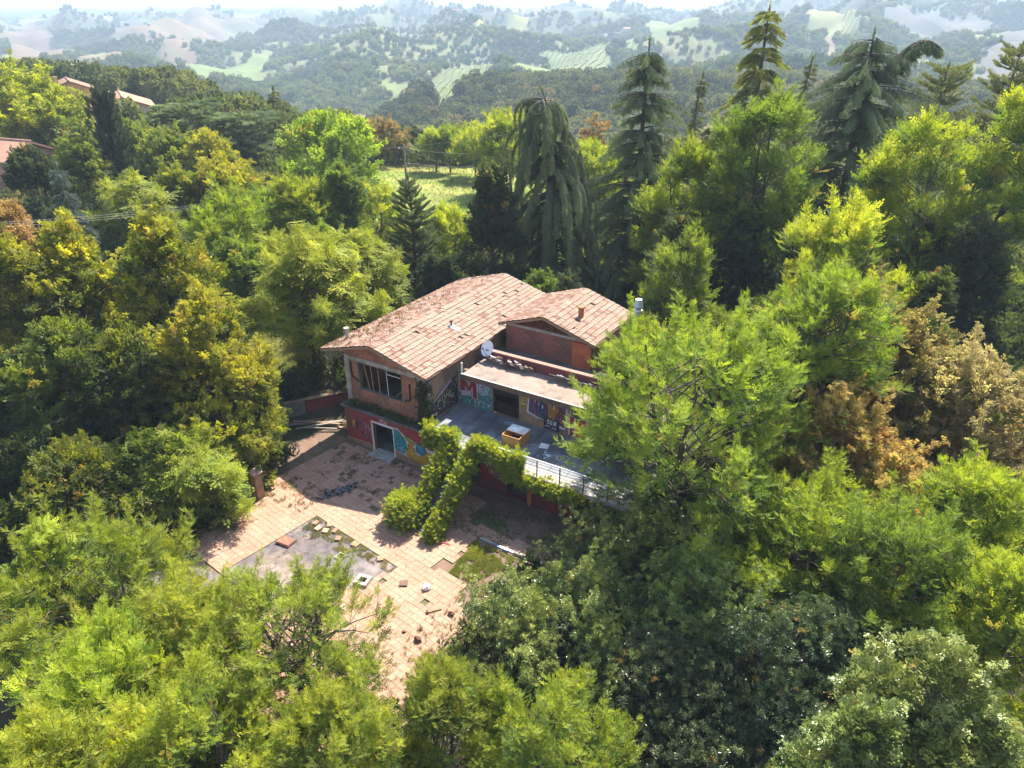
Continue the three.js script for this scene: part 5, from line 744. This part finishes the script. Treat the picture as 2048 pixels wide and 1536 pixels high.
// ---------------------------------------------------------------- the trees: kind, x, z, height of the top, crown width, where the crown begins, variant, label
const TREES = [
  ['linden', -68.4, -108.0, 15.2, 15.0, 0.25, '', 'tall yellow-green tree above the tiled roof at the far edge, beside the yellow house'],
  ['bush', -46.5, -70.0, 11.7, 5.7, 0.05, 'juniper', 'dark many-pointed juniper clump in front of the pinkish house roof'],
  ['cypress', -45.1, -84.0, 14.7, 4.3, 0.03, 'cypress', 'dark narrow columnar cypress below the long beige house'],
  ['cedar', -38.7, -62.0, 11.3, 4.0, 0.05, 'bluespruce', 'small blue-grey spruce with drooping tiers below the juniper clump'],
  ['broad', -47.0, -80.0, 11.0, 6.5, 0.1, '', 'mid-green leafy tree between the pinkish house and the columnar cypress'],
  ['autumn', -38.2, -54.0, 10.4, 4.1, 0.1, '', 'orange-yellow bushy tree below the blue-grey spruce, at the frame edge'],
  ['cedarflat', -44.2, -104.0, 12.1, 10.3, 0.25, '', 'flat-topped spreading cedar with layered limbs right of the beige house'],
  ['cedarflat', -38.1, -106.0, 10.4, 9.8, 0.35, '', 'grey-green cedar with a bare dark trunk next to the flat-topped cedar'],
  ['thinspruce', -35.4, -112.0, 13.0, 4.7, 0.15, '', 'thin sparse spruce with a bent yellowish tip rising over the valley'],
  ['broad', -48.4, -96.0, 10.4, 7.0, 0.1, '', 'green round tree under the end gable of the beige house'],
  ['broad', -42.8, -92.0, 10.0, 7.7, 0.1, '', 'dull green tree below the flat-topped cedar'],
  ['linden', -36.1, -90.0, 10.2, 6.6, 0.15, '', 'bright yellow-green tree between the two flat cedars'],
  ['linden', -29.8, -74.0, 10.1, 7.6, 0.12, '', 'yellow-green tree with upright plumes, below the grey-green cedar'],
  ['ailanthus', -35.6, -68.0, 9.6, 7.9, 0.12, '', 'pale open tree with visible stems above the overhead wires'],
  ['broad', -33.1, -72.0, 9.5, 5.9, 0.08, '', 'grey-green bushy tree right of the pale open tree'],
  ['walnut', -22.5, -92.0, 12.3, 13.1, 0.18, '', 'large bright green round-headed walnut tree at the edge of the meadow'],
  ['autumn', -22.0, -128.0, 7.4, 7.3, 0.2, '', 'pale tan drying tree behind the utility pole'],
  ['locust', -12.7, -122.0, 5.8, 5.2, 0.42, '', 'small slim-trunked locust on the meadow rim, nearest the utility pole'],
  ['locust', -10.3, -122.0, 6.4, 4.7, 0.42, '', 'small slim-trunked locust, second from the utility pole on the meadow rim'],
  ['locust', -5.9, -117.0, 6.8, 6.6, 0.35, '', 'pale small locust on the meadow rim left of the taller yellow locust'],
  ['locust', -0.1, -104.0, 10.7, 8.3, 0.25, '', 'yellow-green locust standing just left of the weeping cedar'],
  ['locust', 9.4, -86.0, 9.2, 7.0, 0.15, '', 'yellow-green locust filling the gap between the weeping cedar and the tall cedar'],
  ['autumn', 12.5, -112.0, 9.6, 3.9, 0.3, '', 'small salmon-orange tree showing behind the weeping cedar'],
  ['locust', -23.3, -58.0, 9.9, 7.1, 0.12, '', 'yellowish locust with layered sprays, above the dark olive lindens'],
  ['locust', -18.8, -62.0, 9.8, 6.9, 0.1, '', 'feathery green locust below the large walnut tree'],
  ['broad', -14.6, -64.0, 11.0, 4.6, 0.08, '', 'grey-leaved poplar-like tree in front of the walnut tree'],
  ['broad', -22.6, -66.0, 8.8, 4.6, 0.08, '', 'dark green shrubby tree between two feathery locusts'],
  ['locust', -13.1, -70.0, 7.9, 5.3, 0.08, '', 'yellow-green locust left of the dark young fir'],
  ['fir', -8.2, -58.0, 11.2, 6.6, 0.03, '', 'dark young fir with upswept tips in front of the meadow'],
  ['locust', -6.0, -66.0, 6.6, 4.6, 0.05, '', 'bright low locust between the young fir and the ivy-clad tree'],
  ['broaddark', -1.8, -54.0, 13.1, 5.5, 0.02, '', 'dark conical ivy-clad tree left of the weeping cedar'],
  ['weeping', 3.5, -57.0, 18.0, 6.7, 0.02, '', 'massive weeping cedar with hanging curtains of branches and a bent bare top'],
  ['deodar', 10.8, -62.0, 21.0, 6.5, 0.08, '', 'tall deodar cedar with stacked ragged tiers right of the weeping cedar'],
  ['spruce', 23.1, -72.0, 23.5, 10.5, 0.1, '', 'tallest spruce with open tiers, its tip reaching the skyline'],
  ['thinspruce', 32.7, -86.0, 18.4, 3.9, 0.1, '', 'small pointed spruce beside the tallest spruce'],
  ['deodar', 30.3, -66.0, 21.7, 10.4, 0.1, 'deodartwin', 'broad drooping cedar right of the tallest spruce'],
  ['pine', 48.3, -86.0, 17.8, 7.2, 0.3, '', 'bushy pine behind the broad drooping cedar'],
  ['pine', 51.9, -80.0, 20.2, 7.6, 0.2, '', 'dark pine cut off by the frame edge, beside the big bare hillside field'],
  ['locustd', 19.0, -53.0, 18.0, 7.1, 0.3, '', 'locust with long bare forked limbs between the two tall conifers'],
  ['thinspruce', 22.3, -92.0, 16.3, 2.4, 0.2, '', 'small thin spruce tip right of the tall deodar cedar'],
  ['bush', 20.1, -76.0, 13.4, 2.9, 0.1, 'blossom', 'rounded shrub topped with pale blossom behind the yellow locusts'],
  ['locust', 13.9, -55.0, 14.0, 6.3, 0.1, '', 'yellow-green locust right of the tall deodar cedar'],
  ['locustd', 19.8, -64.0, 12.3, 5.2, 0.1, '', 'brighter locust between the deodar cedar and the bare-limbed locust'],
  ['locust', 27.4, -50.0, 16.7, 7.0, 0.15, '', 'yellow locust in front of the bushy pine'],
  ['locust', 32.8, -51.0, 17.9, 6.4, 0.2, '', 'tall yellow locust with a leaning trunk at the frame edge'],
  ['broaddark', 10.9, -49.0, 10.6, 5.5, 0.02, '', 'dark ivy-covered tree behind the smaller tiled roof'],
  ['broaddark', 16.3, -50.0, 11.5, 5.9, 0.02, '', 'dark blue-green ivy-covered tree under the bare-limbed locust'],
  ['broaddark', 19.9, -47.0, 10.6, 5.0, 0.02, '', 'dark shrubby tree under the broad drooping cedar'],
  ['locustd', 10.8, -44.0, 10.4, 4.7, 0.05, '', 'feathery dark locust right behind the smaller tiled roof'],
  ['locust', 18.7, -40.0, 13.2, 8.1, 0.12, '', 'large yellow-green locust crown in front of the broad drooping cedar'],
  ['broaddark', 29.7, -50.0, 10.8, 5.6, 0.02, '', 'deep green tree below the yellow locust'],
  ['broaddark', 31.1, -46.0, 11.5, 6.2, 0.02, '', 'dark green spreading tree at the frame edge above the russet thicket'],
  ['bush', 23.8, -37.0, 10.7, 3.5, 0.02, 'darkbush', 'dark leafy bush behind the russet thicket'],
  ['broaddark', 4.2, -46.0, 7.4, 4.0, 0.02, '', 'dark shrubby tree just behind the two tiled roofs'],
  ['broaddark', -5.3, -51.0, 7.3, 4.4, 0.02, '', 'dark low tree left of the ivy-clad tree'],
  ['broad', 2.4, -49.0, 6.2, 4.0, 0.02, 'brightbush', 'bright green bamboo-like bush peeping over the roof ridge'],
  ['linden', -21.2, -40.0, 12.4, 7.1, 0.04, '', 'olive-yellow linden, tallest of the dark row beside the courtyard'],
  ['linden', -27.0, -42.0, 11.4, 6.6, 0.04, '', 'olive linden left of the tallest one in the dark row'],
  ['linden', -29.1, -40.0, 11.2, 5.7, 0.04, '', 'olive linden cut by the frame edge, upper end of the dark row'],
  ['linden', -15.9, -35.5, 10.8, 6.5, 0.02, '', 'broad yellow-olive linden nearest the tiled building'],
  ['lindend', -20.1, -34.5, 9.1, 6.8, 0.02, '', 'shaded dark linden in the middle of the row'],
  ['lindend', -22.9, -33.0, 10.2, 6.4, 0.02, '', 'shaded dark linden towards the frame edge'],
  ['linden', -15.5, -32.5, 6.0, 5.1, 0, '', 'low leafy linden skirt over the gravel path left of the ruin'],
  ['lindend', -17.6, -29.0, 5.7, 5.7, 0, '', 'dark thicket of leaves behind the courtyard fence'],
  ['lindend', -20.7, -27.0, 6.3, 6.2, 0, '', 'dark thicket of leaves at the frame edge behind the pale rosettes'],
  ['ailanthus', -16.2, -29.5, 5.5, 5.5, 0.1, '', 'bright tree-of-heaven with long fronds above the rusty fence'],
  ['ailanthus', -13.3, -43.0, 10.7, 8.0, 0.3, '', 'yellow-green tree-of-heaven with a bare trunk left of the tiled roof'],
  ['ailanthus', -10.6, -50.0, 8.5, 6.8, 0.2, '', 'tree-of-heaven with reddish seed clusters touching the roof edge'],
  ['bush', -13.5, -41.5, 1.7, 2.5, 0.02, 'darkbush', 'round dark bush against the retaining wall'],
  ['broad', -15.3, -56.0, 7.6, 6.0, 0.05, '', 'dull green tree behind the trees-of-heaven'],
  ['broad', -20.2, -52.0, 8.1, 4.5, 0.05, '', 'mid-green shrubby tree behind the broad yellow-olive linden'],
  ['bigloc', 7.4, -26.5, 13.1, 9.6, 0.3, '', 'large feathery locust with forked dark trunk, overhanging the canopy roof'],
  ['bigloc', 14.4, -31.0, 13.0, 6.1, 0.55, '', 'locust with long leaning limb over the russet thicket'],
  ['locustd', 14.2, -36.0, 10.2, 6.4, 0.2, '', 'locust between the two large feathery ones'],
  ['locust', 7.0, -35.0, 8.9, 4.0, 0.3, '', 'yellowish locust branch mass beside the smaller roof'],
  ['russet', 20.7, -35.0, 11.1, 10.8, 0, 'russet', 'russet mound of drying climbers behind the leaning locust'],
  ['russet', 23.0, -32.0, 9.5, 10.4, 0, 'russet2', 'golden-brown mound of drying climbers at the frame edge'],
  ['russet', 14.8, -28.0, 9.1, 8.3, 0, 'russet', 'reddish-brown thicket under the leaning locust'],
  ['locust', 12.4, -22.0, 7.7, 8.0, 0.12, '', 'broad low locust in front of the russet thicket'],
  ['locust', 17.9, -22.0, 8.5, 4.6, 0.12, '', 'pale green locust at the frame edge in front of the golden-brown mound'],
  ['locustd', 14.5, -19.5, 8.1, 5.6, 0.12, '', 'deep green locust below the golden-brown mound'],
  ['laurel', 5.0, -24.0, 5.1, 6.8, 0, '', 'glossy dark ash-like tree closest to the terrace end'],
  ['laurel', 1.7, -19.5, 6.8, 7.3, 0, '', 'glossy leafy tree leaning over the sunlit paving'],
  ['laurel', 7.3, -20.5, 6.9, 6.8, 0, '', 'shaded glossy tree right of the one over the paving'],
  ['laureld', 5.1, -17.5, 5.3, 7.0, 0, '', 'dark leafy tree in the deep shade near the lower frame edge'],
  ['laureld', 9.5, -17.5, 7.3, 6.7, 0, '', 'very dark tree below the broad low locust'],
  ['maple', 11.0, -13.5, 10.1, 5.3, 0, '', 'pale shiny maple filling the lower corner'],
  ['maple', 8.9, -12.5, 8.6, 4.1, 0, '', 'lower shiny maple beside the pale one'],
  ['maple', 12.3, -11.5, 8.2, 3.6, 0, '', 'dim shiny maple squeezed into the frame corner'],
  ['locust', 15.6, -17.0, 8.6, 3.8, 0.1, '', 'leafy locust cut by the frame edge above the pale shiny maple'],
  ['locust', 1.3, -12.5, 8.6, 4.1, 0.1, '', 'bright locust crown at the lower frame edge beneath the glossy trees'],
  ['locust', -2.2, -13.5, 7.7, 3.1, 0.1, '', 'small bright locust at the tip of the paving'],
  ['bigloc', -6.7, -16.5, 8.6, 5.8, 0.45, '', 'slender locust with dark forked stems in front of the courtyard slab'],
  ['locust', -11.4, -17.0, 7.9, 6.2, 0.12, '', 'leafy locust left of the slender forked one'],
  ['locust', -14.7, -19.0, 8.0, 6.7, 0.12, '', 'yellow-green locust below the dark thicket at the frame edge'],
  ['locust', -12.4, -14.5, 8.5, 4.9, 0.1, '', 'foreground locust at the lower left frame edge'],
  ['locust', -8.4, -12.5, 8.8, 4.7, 0.1, '', 'nearest locust below the leafy one'],
  ['locust', -4.6, -12.0, 8.7, 4.0, 0.1, '', 'low bright locust under the slender forked one'],
  ['locust', -10.8, -11.0, 9.4, 4.3, 0.1, '', 'foreground locust cut off by the frame corner'],
  ['ailanthus', -16.8, -20.5, 7.2, 3.0, 0.15, '', 'young tree-of-heaven with pale rosette fronds by the dark thicket'],
];
for (const [sp, x, z, top, w, cb, variant, label] of TREES) plant(sp, x, z, top, w, cb, variant, label);
// ---------------------------------------------------------------- climbing plants on the ruin
function vine(name, label, cat, path, radius, n, s, cols, flat = 1, group) {   // path in the building frame: [a, y, b]
  const r = rngOf(treeSeed++), t = thing(name, label, cat, [OX, 0, OZ], -TH, group), c = new THREE.CatmullRomCurve3(path.map(([a, y, b]) => V(a, y, -b))), lv = new Leaves();
  part(t, 'stem', limb(path.map(([a, y, b]) => V(a, y - 0.05, -b)), 0.05, 0.02, 5), MAT.bark);
  for (let i = 0; i < n; i++) {
    const q = r(), p = c.getPoint(q), rad = radius * (0.8 + 0.6 * n2(q * 9 + treeSeed, 3)), u = V(r() * 2 - 1, r() * 2 - 1, r() * 2 - 1).normalize(); u.y *= flat; const k = Math.pow(r(), 0.3); p.addScaledVector(u, rad * k); if (p.y < 0.05) p.y = 0.05 + 0.1 * r();
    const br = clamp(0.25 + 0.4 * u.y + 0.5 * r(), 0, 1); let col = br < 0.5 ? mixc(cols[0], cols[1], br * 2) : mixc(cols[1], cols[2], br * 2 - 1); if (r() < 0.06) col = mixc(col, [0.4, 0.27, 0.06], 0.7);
    lv.add(p, u.clone().add(V(0.5 * (r() - 0.5), 0.1, 0.5 * (r() - 0.5))), u.clone().add(V(0, 0.8, 0)), s * (0.7 + 0.6 * r()), col, r);
  }
  lv.build(t, SPRIG.broad, LEAF.dense); return t;
}
const VG = [[0.1, 0.16, 0.01], [0.27, 0.36, 0.014], [0.5, 0.53, 0.02]], VD = [[0.03, 0.05, 0.012], [0.06, 0.09, 0.018], [0.12, 0.15, 0.025]];
vine('climbing_vine', 'bright green vine swallowing the left stair handrail', 'vine', [[8.5, 3.2, -1.4], [8.5, 2.5, -2.3], [8.5, 1.4, -3.7], [8.45, 0.6, -4.6]], 0.46, 3000, 0.2, VG);
vine('climbing_vine', 'bright green vine swallowing the right stair handrail down to the paving', 'vine', [[9.95, 3.3, -1.4], [9.98, 2.5, -2.5], [9.98, 1.3, -4.0], [9.95, 0.5, -5.1], [9.95, 0.2, -5.5]], 0.46, 3300, 0.2, VG);
vine('climbing_vine', 'vine hanging in mounds over the terrace railing beside the stair head', 'vine', [[10.0, 3.35, -1.5], [10.6, 3.3, -1.5], [11.2, 3.2, -1.5], [11.9, 3.1, -1.5]], 0.45, 2400, 0.21, VG);
vine('climbing_vine', 'vine clump on the railing between the two stair vines and the corner', 'vine', [[7.1, 3.4, -1.45], [7.2, 2.8, -1.5], [7.9, 3.3, -1.5], [8.5, 3.4, -1.5]], 0.4, 1700, 0.21, VG);
vine('climbing_vine', 'upright vine clump on a railing post right of the mounds', 'vine', [[12.5, 3.6, -1.5], [12.45, 2.9, -1.55], [12.4, 2.3, -1.6]], 0.33, 900, 0.2, VG);
vine('climbing_vine', 'trailing vine hanging from the terrace edge above the green graffiti', 'vine', [[11.6, 2.35, -1.5], [13, 2.3, -1.55], [14.4, 2.3, -1.55], [16, 2.35, -1.55]], 0.36, 2000, 0.21, VG, 1.1);
vine('climbing_vine', 'dark ivy climbing the grey corner pillar of the upper storey', 'ivy', [[5.7, 2.5, -0.2], [5.75, 3.3, -0.12], [5.6, 4.3, -0.1], [5.7, 5.0, -0.1]], 0.34, 1100, 0.22, VD, 1.2);
vine('climbing_vine', 'dark weeds growing along the ledge over the lower doorway', 'weeds', [[0.4, 2.55, -0.5], [2, 2.55, -0.4], [4, 2.55, -0.45], [5.8, 2.55, -0.5]], 0.24, 1000, 0.2, VD, 0.8);
vine('round_shrub', 'round dome-shaped green shrub at the foot of the stairs', 'shrub', [[7.7, 0.7, -4.6], [8.0, 0.85, -4.9], [8.1, 0.6, -5.0]], 0.95, 4600, 0.2, VG, 0.85);
// ---------------------------------------------------------------- undergrowth, grass and moss
const GEOB = SPRIG.broad;
function cover(name, label, n, place, sOf, cols, mat = LEAF.dense, geos = GEOB) {
  const r = rngOf(treeSeed++), t = tag(new THREE.Group(), label, null, null, 'stuff'), lv = new Leaves(); t.name = numbered(name); scene.add(t);
  for (let i = 0; i < n; i++) { const p = place(r); if (!p) continue; const [x, y, z] = p, D = Math.hypot(x, z), br = clamp(0.5 + 0.9 * fbm(x / 4, z / 4, 2) + 0.4 * (r() - 0.5), 0, 1); lv.add(V(x, y, z), V(r() - 0.5, 0.6 + r(), r() - 0.5), V(r() - 0.5, 0.8, r() - 0.5), sOf(D) * (0.6 + 0.8 * r()), mixc(cols[0], cols[1], br), r); }
  lv.build(t, geos, mat, name); return t;
}
const blocked = (x, z) => { const [a, b] = toAB(x, z); return (a > -1.5 && a < 19.5 && b > -3.6 && b < 14.5) || (a > 0 && a < 14.5 && b > -15 && b < 0) || inside(grow(PAVED, 1.03), a, b) || inside(SLAB, a, b) || inside(PATH, x, z) || (a > -4.5 && a < 0 && b > -4 && b < 2); };
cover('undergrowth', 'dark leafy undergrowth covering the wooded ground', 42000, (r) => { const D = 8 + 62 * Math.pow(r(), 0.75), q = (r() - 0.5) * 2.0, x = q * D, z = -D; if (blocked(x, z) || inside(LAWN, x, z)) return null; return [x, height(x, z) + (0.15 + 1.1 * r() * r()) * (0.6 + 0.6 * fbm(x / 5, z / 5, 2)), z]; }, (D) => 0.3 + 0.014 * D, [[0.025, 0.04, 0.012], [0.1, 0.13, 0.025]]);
cover('undergrowth', 'leafy hedgerow and scrub filling the ground between the farther trees', 15000, (r) => { const D = 62 + 75 * r(), q = (r() - 0.5) * 1.5, x = q * D, z = -D; if (inside(MEADOW, x, z)) return null; return [x, height(x, z) + 0.4 + 3.2 * r() * r() * (0.7 + 0.9 * fbm(x / 9, z / 9, 2)), z]; }, (D) => 0.3 + 0.014 * D, [[0.05, 0.075, 0.02], [0.2, 0.23, 0.045]]);
const blade = [0, 1, 2].map((k) => { const r = rngOf(900 + k), o = []; for (let i = 0; i < 14; i++) { const a = r() * 6.28; o.push({ p: V(0.4 * (r() - 0.5), 0, 0.4 * (r() - 0.5)), d: V(0.5 * Math.cos(a), 1, 0.5 * Math.sin(a)).normalize(), s: V(-Math.sin(a), 0, Math.cos(a)), l: 0.6 + 0.5 * r(), w: 0.05, f: 0 }); } return quads(o); });
const inPoly = (pts, r) => { const xs = pts.map((p) => p[0]), ys = pts.map((p) => p[1]); for (let i = 0; i < 12; i++) { const x = lerp(Math.min(...xs), Math.max(...xs), r()), y = lerp(Math.min(...ys), Math.max(...ys), r()); if (inside(pts, x, y)) return [x, y]; } return null; };
cover('grass', 'bright lawn grass beside the path left of the ruin', 5200, (r) => { const p = inPoly(LAWN, r); return p && [p[0], height(p[0], p[1]), p[1]]; }, () => 0.3, [[0.16, 0.2, 0.03], [0.34, 0.33, 0.08]], LEAF.soft, blade);
const fromAB = (p, y) => { const w = toW(p[0], p[1]); return [w[0], y, w[2]]; };
cover('moss', 'yellow-green moss along the edge of the grey slab', 2600, (r) => { const p = inPoly(MOSS, r); return p && fbm(p[0] * 1.3, p[1] * 1.3, 3) > -0.12 ? fromAB(p, 0.02) : null; }, () => 0.1, [[0.14, 0.14, 0.015], [0.32, 0.28, 0.04]], LEAF.soft, blade);
cover('grass', 'bright green grass patch between the paving and the broken kerb', 3600, (r) => { const p = inPoly(LAWNP, r); return p && fbm(p[0], p[1], 3) > -0.25 ? fromAB(p, 0.01) : null; }, () => 0.13, [[0.16, 0.19, 0.015], [0.36, 0.36, 0.03]], LEAF.soft, blade);
cover('moss', 'dark moss and weeds on the shaded strip before the facade', 5200, (r) => { const a = lerp(0, 17, r()), b = lerp(-4.2, -0.8, r()); if (fbm(a * 0.6, b * 0.6, 3) < (a < 9 ? 0.08 : -0.15)) return null; return fromAB([a, b], 0.03); }, () => 0.13, [[0.06, 0.075, 0.012], [0.17, 0.19, 0.03]], LEAF.soft, blade);
cover('weeds', 'dry weeds along the edges of the courtyard paving and fence', 2600, (r) => { const k = r(), p = k < 0.5 ? [lerp(-0.7, 1.2, r() * r()), lerp(-12.5, -6.5, r())] : k < 0.75 ? [lerp(-1, 3, r()), lerp(-7.2, -5, r())] : [lerp(12.8, 15, r()), lerp(-14, -6.8, r())]; return fbm(p[0], p[1], 3) > 0 ? fromAB(p, 0.04) : null; }, () => 0.18, [[0.12, 0.13, 0.03], [0.34, 0.26, 0.1]], LEAF.soft, blade);
cover('weeds', 'tufts of weeds and dry leaves in the joints of the courtyard paving', 1100, (r) => { const p = inPoly(PAVED, r); return p && fbm(p[0] * 0.8, p[1] * 0.8, 3) > -0.05 ? fromAB(p, 0.05) : null; }, () => 0.075, [[0.14, 0.13, 0.03], [0.34, 0.24, 0.1]], LEAF.soft, blade);
cover('weeds', 'dry grass and dead leaves strewn over the grey slab', 1500, (r) => { const p = inPoly(SLAB, r); return p && fbm(p[0] * 0.9 + 4, p[1] * 0.9, 3) > 0.08 ? fromAB(p, 0.018) : null; }, () => 0.07, [[0.16, 0.13, 0.05], [0.4, 0.3, 0.14]], LEAF.soft, blade);
cover('leaf_litter', 'dry leaves and moss caught on the far slope of the main roof', 1500, (r) => { const q = Math.pow(r(), 0.6), a = lerp(2.4, -1.2, q), b = lerp(-0.5, 13.5, r() * (0.3 + 0.7 * r())); return fbm(a, b * 0.6, 3) > -0.05 ? fromAB([a, b], 6.76 - (2.45 - a) * 0.2757) : null; }, () => 0.1, [[0.1, 0.08, 0.03], [0.26, 0.17, 0.07]], LEAF.dense);
cover('grass', 'mown meadow grass at the rim of the hill', 6000, (r) => { const p = inPoly(MEADOW, r); return p && [p[0], height(p[0], p[1]), p[1]]; }, () => 0.35, [[0.14, 0.2, 0.02], [0.3, 0.32, 0.05]], LEAF.soft, blade);
// ---------------------------------------------------------------- woods on the far slopes
const clump = (N, l, k) => {
  const r = rngOf(700 + k), o = [], core = wobble(new THREE.IcosahedronGeometry(0.36, 2).scale(1, 0.95, 1).translate(0, 0.5, 0), 0.12, 3.5, k * 9);
  for (let i = 0; i < N; i++) { const a = r() * 6.28, y = Math.pow(r(), 0.8), R = 0.46 * Math.pow(Math.sin(Math.PI * clamp(0.1 + 0.83 * y, 0, 1)), 0.6) * (0.75 + 0.4 * n3(Math.cos(a) * 1.6 + k * 5, Math.sin(a) * 1.6, y * 3)), p = V(R * Math.cos(a), y * 0.95 + 0.03, R * Math.sin(a)), d = V(Math.cos(a) + r() - 0.5, 0.5 + r() - 0.3, Math.sin(a) + r() - 0.5).normalize(); o.push({ p, d, s: V(r() - 0.5, r() - 0.5, r() - 0.5).cross(d).normalize(), l, w: l * 0.85, f: 0.2 }); }
  return merged([quads(o), core]);
};
const clumpFine = [0, 1, 2].map((k) => clump(620, 0.085, k)), clumpGeo = [0, 1, 2].map((k) => clump(150, 0.16, k));
function woods(name, label, n, place, size, cols, geos = clumpGeo) {
  const r = rngOf(treeSeed++), lists = [[], [], []], q = new THREE.Quaternion(), t = tag(new THREE.Group(), label, null, null, 'stuff'); t.name = numbered(name); scene.add(t);
  for (let i = 0; i < n; i++) {
    const p = place(r); if (!p) continue; const [x, z] = p; if (z < -400 && FARMS.some(([fx, fz]) => Math.abs(x - fx * (z / fz)) < 13 && z > fz - 8 && z < fz + 40)) continue; const y = height(x, z), s = size(r, Math.hypot(x, z)), br = clamp(0.45 + 0.7 * fbm(x / 60, z / 60, 3) + 0.7 * fbm(x / 300, z / 300, 2) + 0.6 * (r() - 0.5), 0, 1);
    q.setFromAxisAngle(UP, r() * 6.28); let col = mixc(cols[0], cols[1], br); if (r() < 0.06) col = mixc(col, [0.3, 0.2, 0.07], 0.5);
    lists[i % 3].push([new THREE.Matrix4().compose(V(x, y - 0.12 * s, z), q, V(s * (0.85 + 0.4 * r()), s * (0.8 + 0.5 * r()), s * (0.85 + 0.4 * r()))), col]);
  }
  lists.forEach((l, k) => { if (!l.length) return; const m = new THREE.InstancedMesh(geos[k], LEAF.dense, l.length); l.forEach(([M, c], i) => { m.setMatrixAt(i, M); m.setColorAt(i, tmpC.setRGB(...c)); }); m.name = 'canopy_mass'; m.userData.kind = 'stuff'; m.castShadow = m.receiveShadow = true; t.add(m); });
}
const WC = [[0.035, 0.065, 0.015], [0.17, 0.21, 0.035]];
const polar = (r, d0, d1, q0, q1, pw = 1) => { const D = Math.sqrt(lerp(d0 * d0, d1 * d1, r())), q = lerp(q0, q1, r()); return [q * D, -D]; };
woods('near_wood', 'dull green wood on the brow behind the left houses, before the valley', 2600, (r) => { const p = polar(r, 128, 250, -0.8, -0.2); if (Math.hypot(p[0] + 85, p[1] + 155) < 30 && p[1] > -176) return null; return p; }, (r) => 5 + 3.5 * r(), [[0.05, 0.08, 0.018], [0.2, 0.22, 0.04]], clumpFine);
woods('garden_wood', 'wood closing in around the grounds beyond the russet thicket and the lindens', 1500, (r) => { const s = r() < 0.5 ? -1 : 1, z = lerp(6, -125, r()), x = s * lerp(26 + 0.62 * Math.max(0, -z - 20), 60 + 0.9 * Math.max(0, -z), r()); return s < 0 && z < -60 ? null : [x, z]; }, (r) => 5 + 4.5 * r(), [[0.05, 0.08, 0.016], [0.2, 0.23, 0.04]], clumpFine);
woods('rim_wood', 'trees filling the drop beyond the meadow rim', 2600, (r) => polar(r, 140, 290, -0.2, 0.75), (r) => 5 + 4 * r(), [[0.05, 0.07, 0.02], [0.2, 0.2, 0.045]], clumpFine);
woods('valley_wood', 'dark wooded slope across the valley behind the weeping cedar', 8500, (r) => { const p = polar(r, 285, 520, -0.75, 0.75); return fieldAt(...p) ? null : p; }, (r) => 6 + 5 * r(), [[0.04, 0.065, 0.016], [0.2, 0.21, 0.04]], clumpFine);
woods('hill_wood', 'hazy woods spread over the middle hills between the fields', 42000, (r) => { const p = polar(r, 500, 1550, -0.75, 0.75), f = fieldAt(...p), n = fbm(p[0] / 260 + 3, p[1] / 260, 4); if (f) return f.k === 'scrub' && r() < 0.3 ? p : f.k === 'pink' && r() < 0.1 ? p : null; return n > 0.26 && r() < (p[1] < -900 ? 0.85 : 0.4) ? null : p; }, (r, D) => 4.5 + 4.5 * r(), WC);
woods('ridge_wood', 'pale hazy woods along the distant ridges', 44000, (r) => { const p = polar(r, 1500, 4200, -0.72, 0.72), f = fieldAt(...p), n = fbm(p[0] / 260 + 3, p[1] / 260, 4); if (f) return f.k === 'scrub' && r() < 0.3 ? p : null; return (n > 0.22 && r() < 0.9) || fbm(p[0] / 330 - 8, p[1] / 330, 3) > 0.27 ? null : p; }, (r, D) => 6 + 6 * r(), WC);
// vineyard rows
{
  const r = rngOf(4242), t = tag(new THREE.Group(), 'rows of vines striping the hillside vineyards', null, null, 'stuff'); t.name = 'vineyard_rows'; scene.add(t); const g = [];
  for (const f of FIELDS.filter((q) => q.k === 'vine')) {
    const cx = (f.x0 + f.x1) / 2, cz = (f.z0 + f.z1) / 2, ang = Math.atan2(cx, -cz) + 0.15, dx = Math.sin(ang), dz = -Math.cos(ang), S = f.s * 2.6;
    for (let u = -140; u <= 140; u += S) { let run = null; for (let v = -260; v <= 260; v += 9) { const x = cx + dz * -u + dx * v, z = cz + dx * u + dz * v, ok = inside(f.p, x, z); if (ok && run) { const p = [run[0], height(...run) + 0.8, run[1]], q2 = [x, height(x, z) + 0.8, z]; g.push(bar(p, q2, 1.0, 4)); } run = ok ? [x, z] : null; } }
  }
  if (g.length) { const m = part(t, 'vine_rows', mergeGeometries(g.map((q) => { const n = q.toNonIndexed(); n.deleteAttribute('uv'); return n; })), std({ color: lin(0.09, 0.13, 0.04) })); m.userData.kind = 'stuff'; }
}
renderer.render(scene, camera);
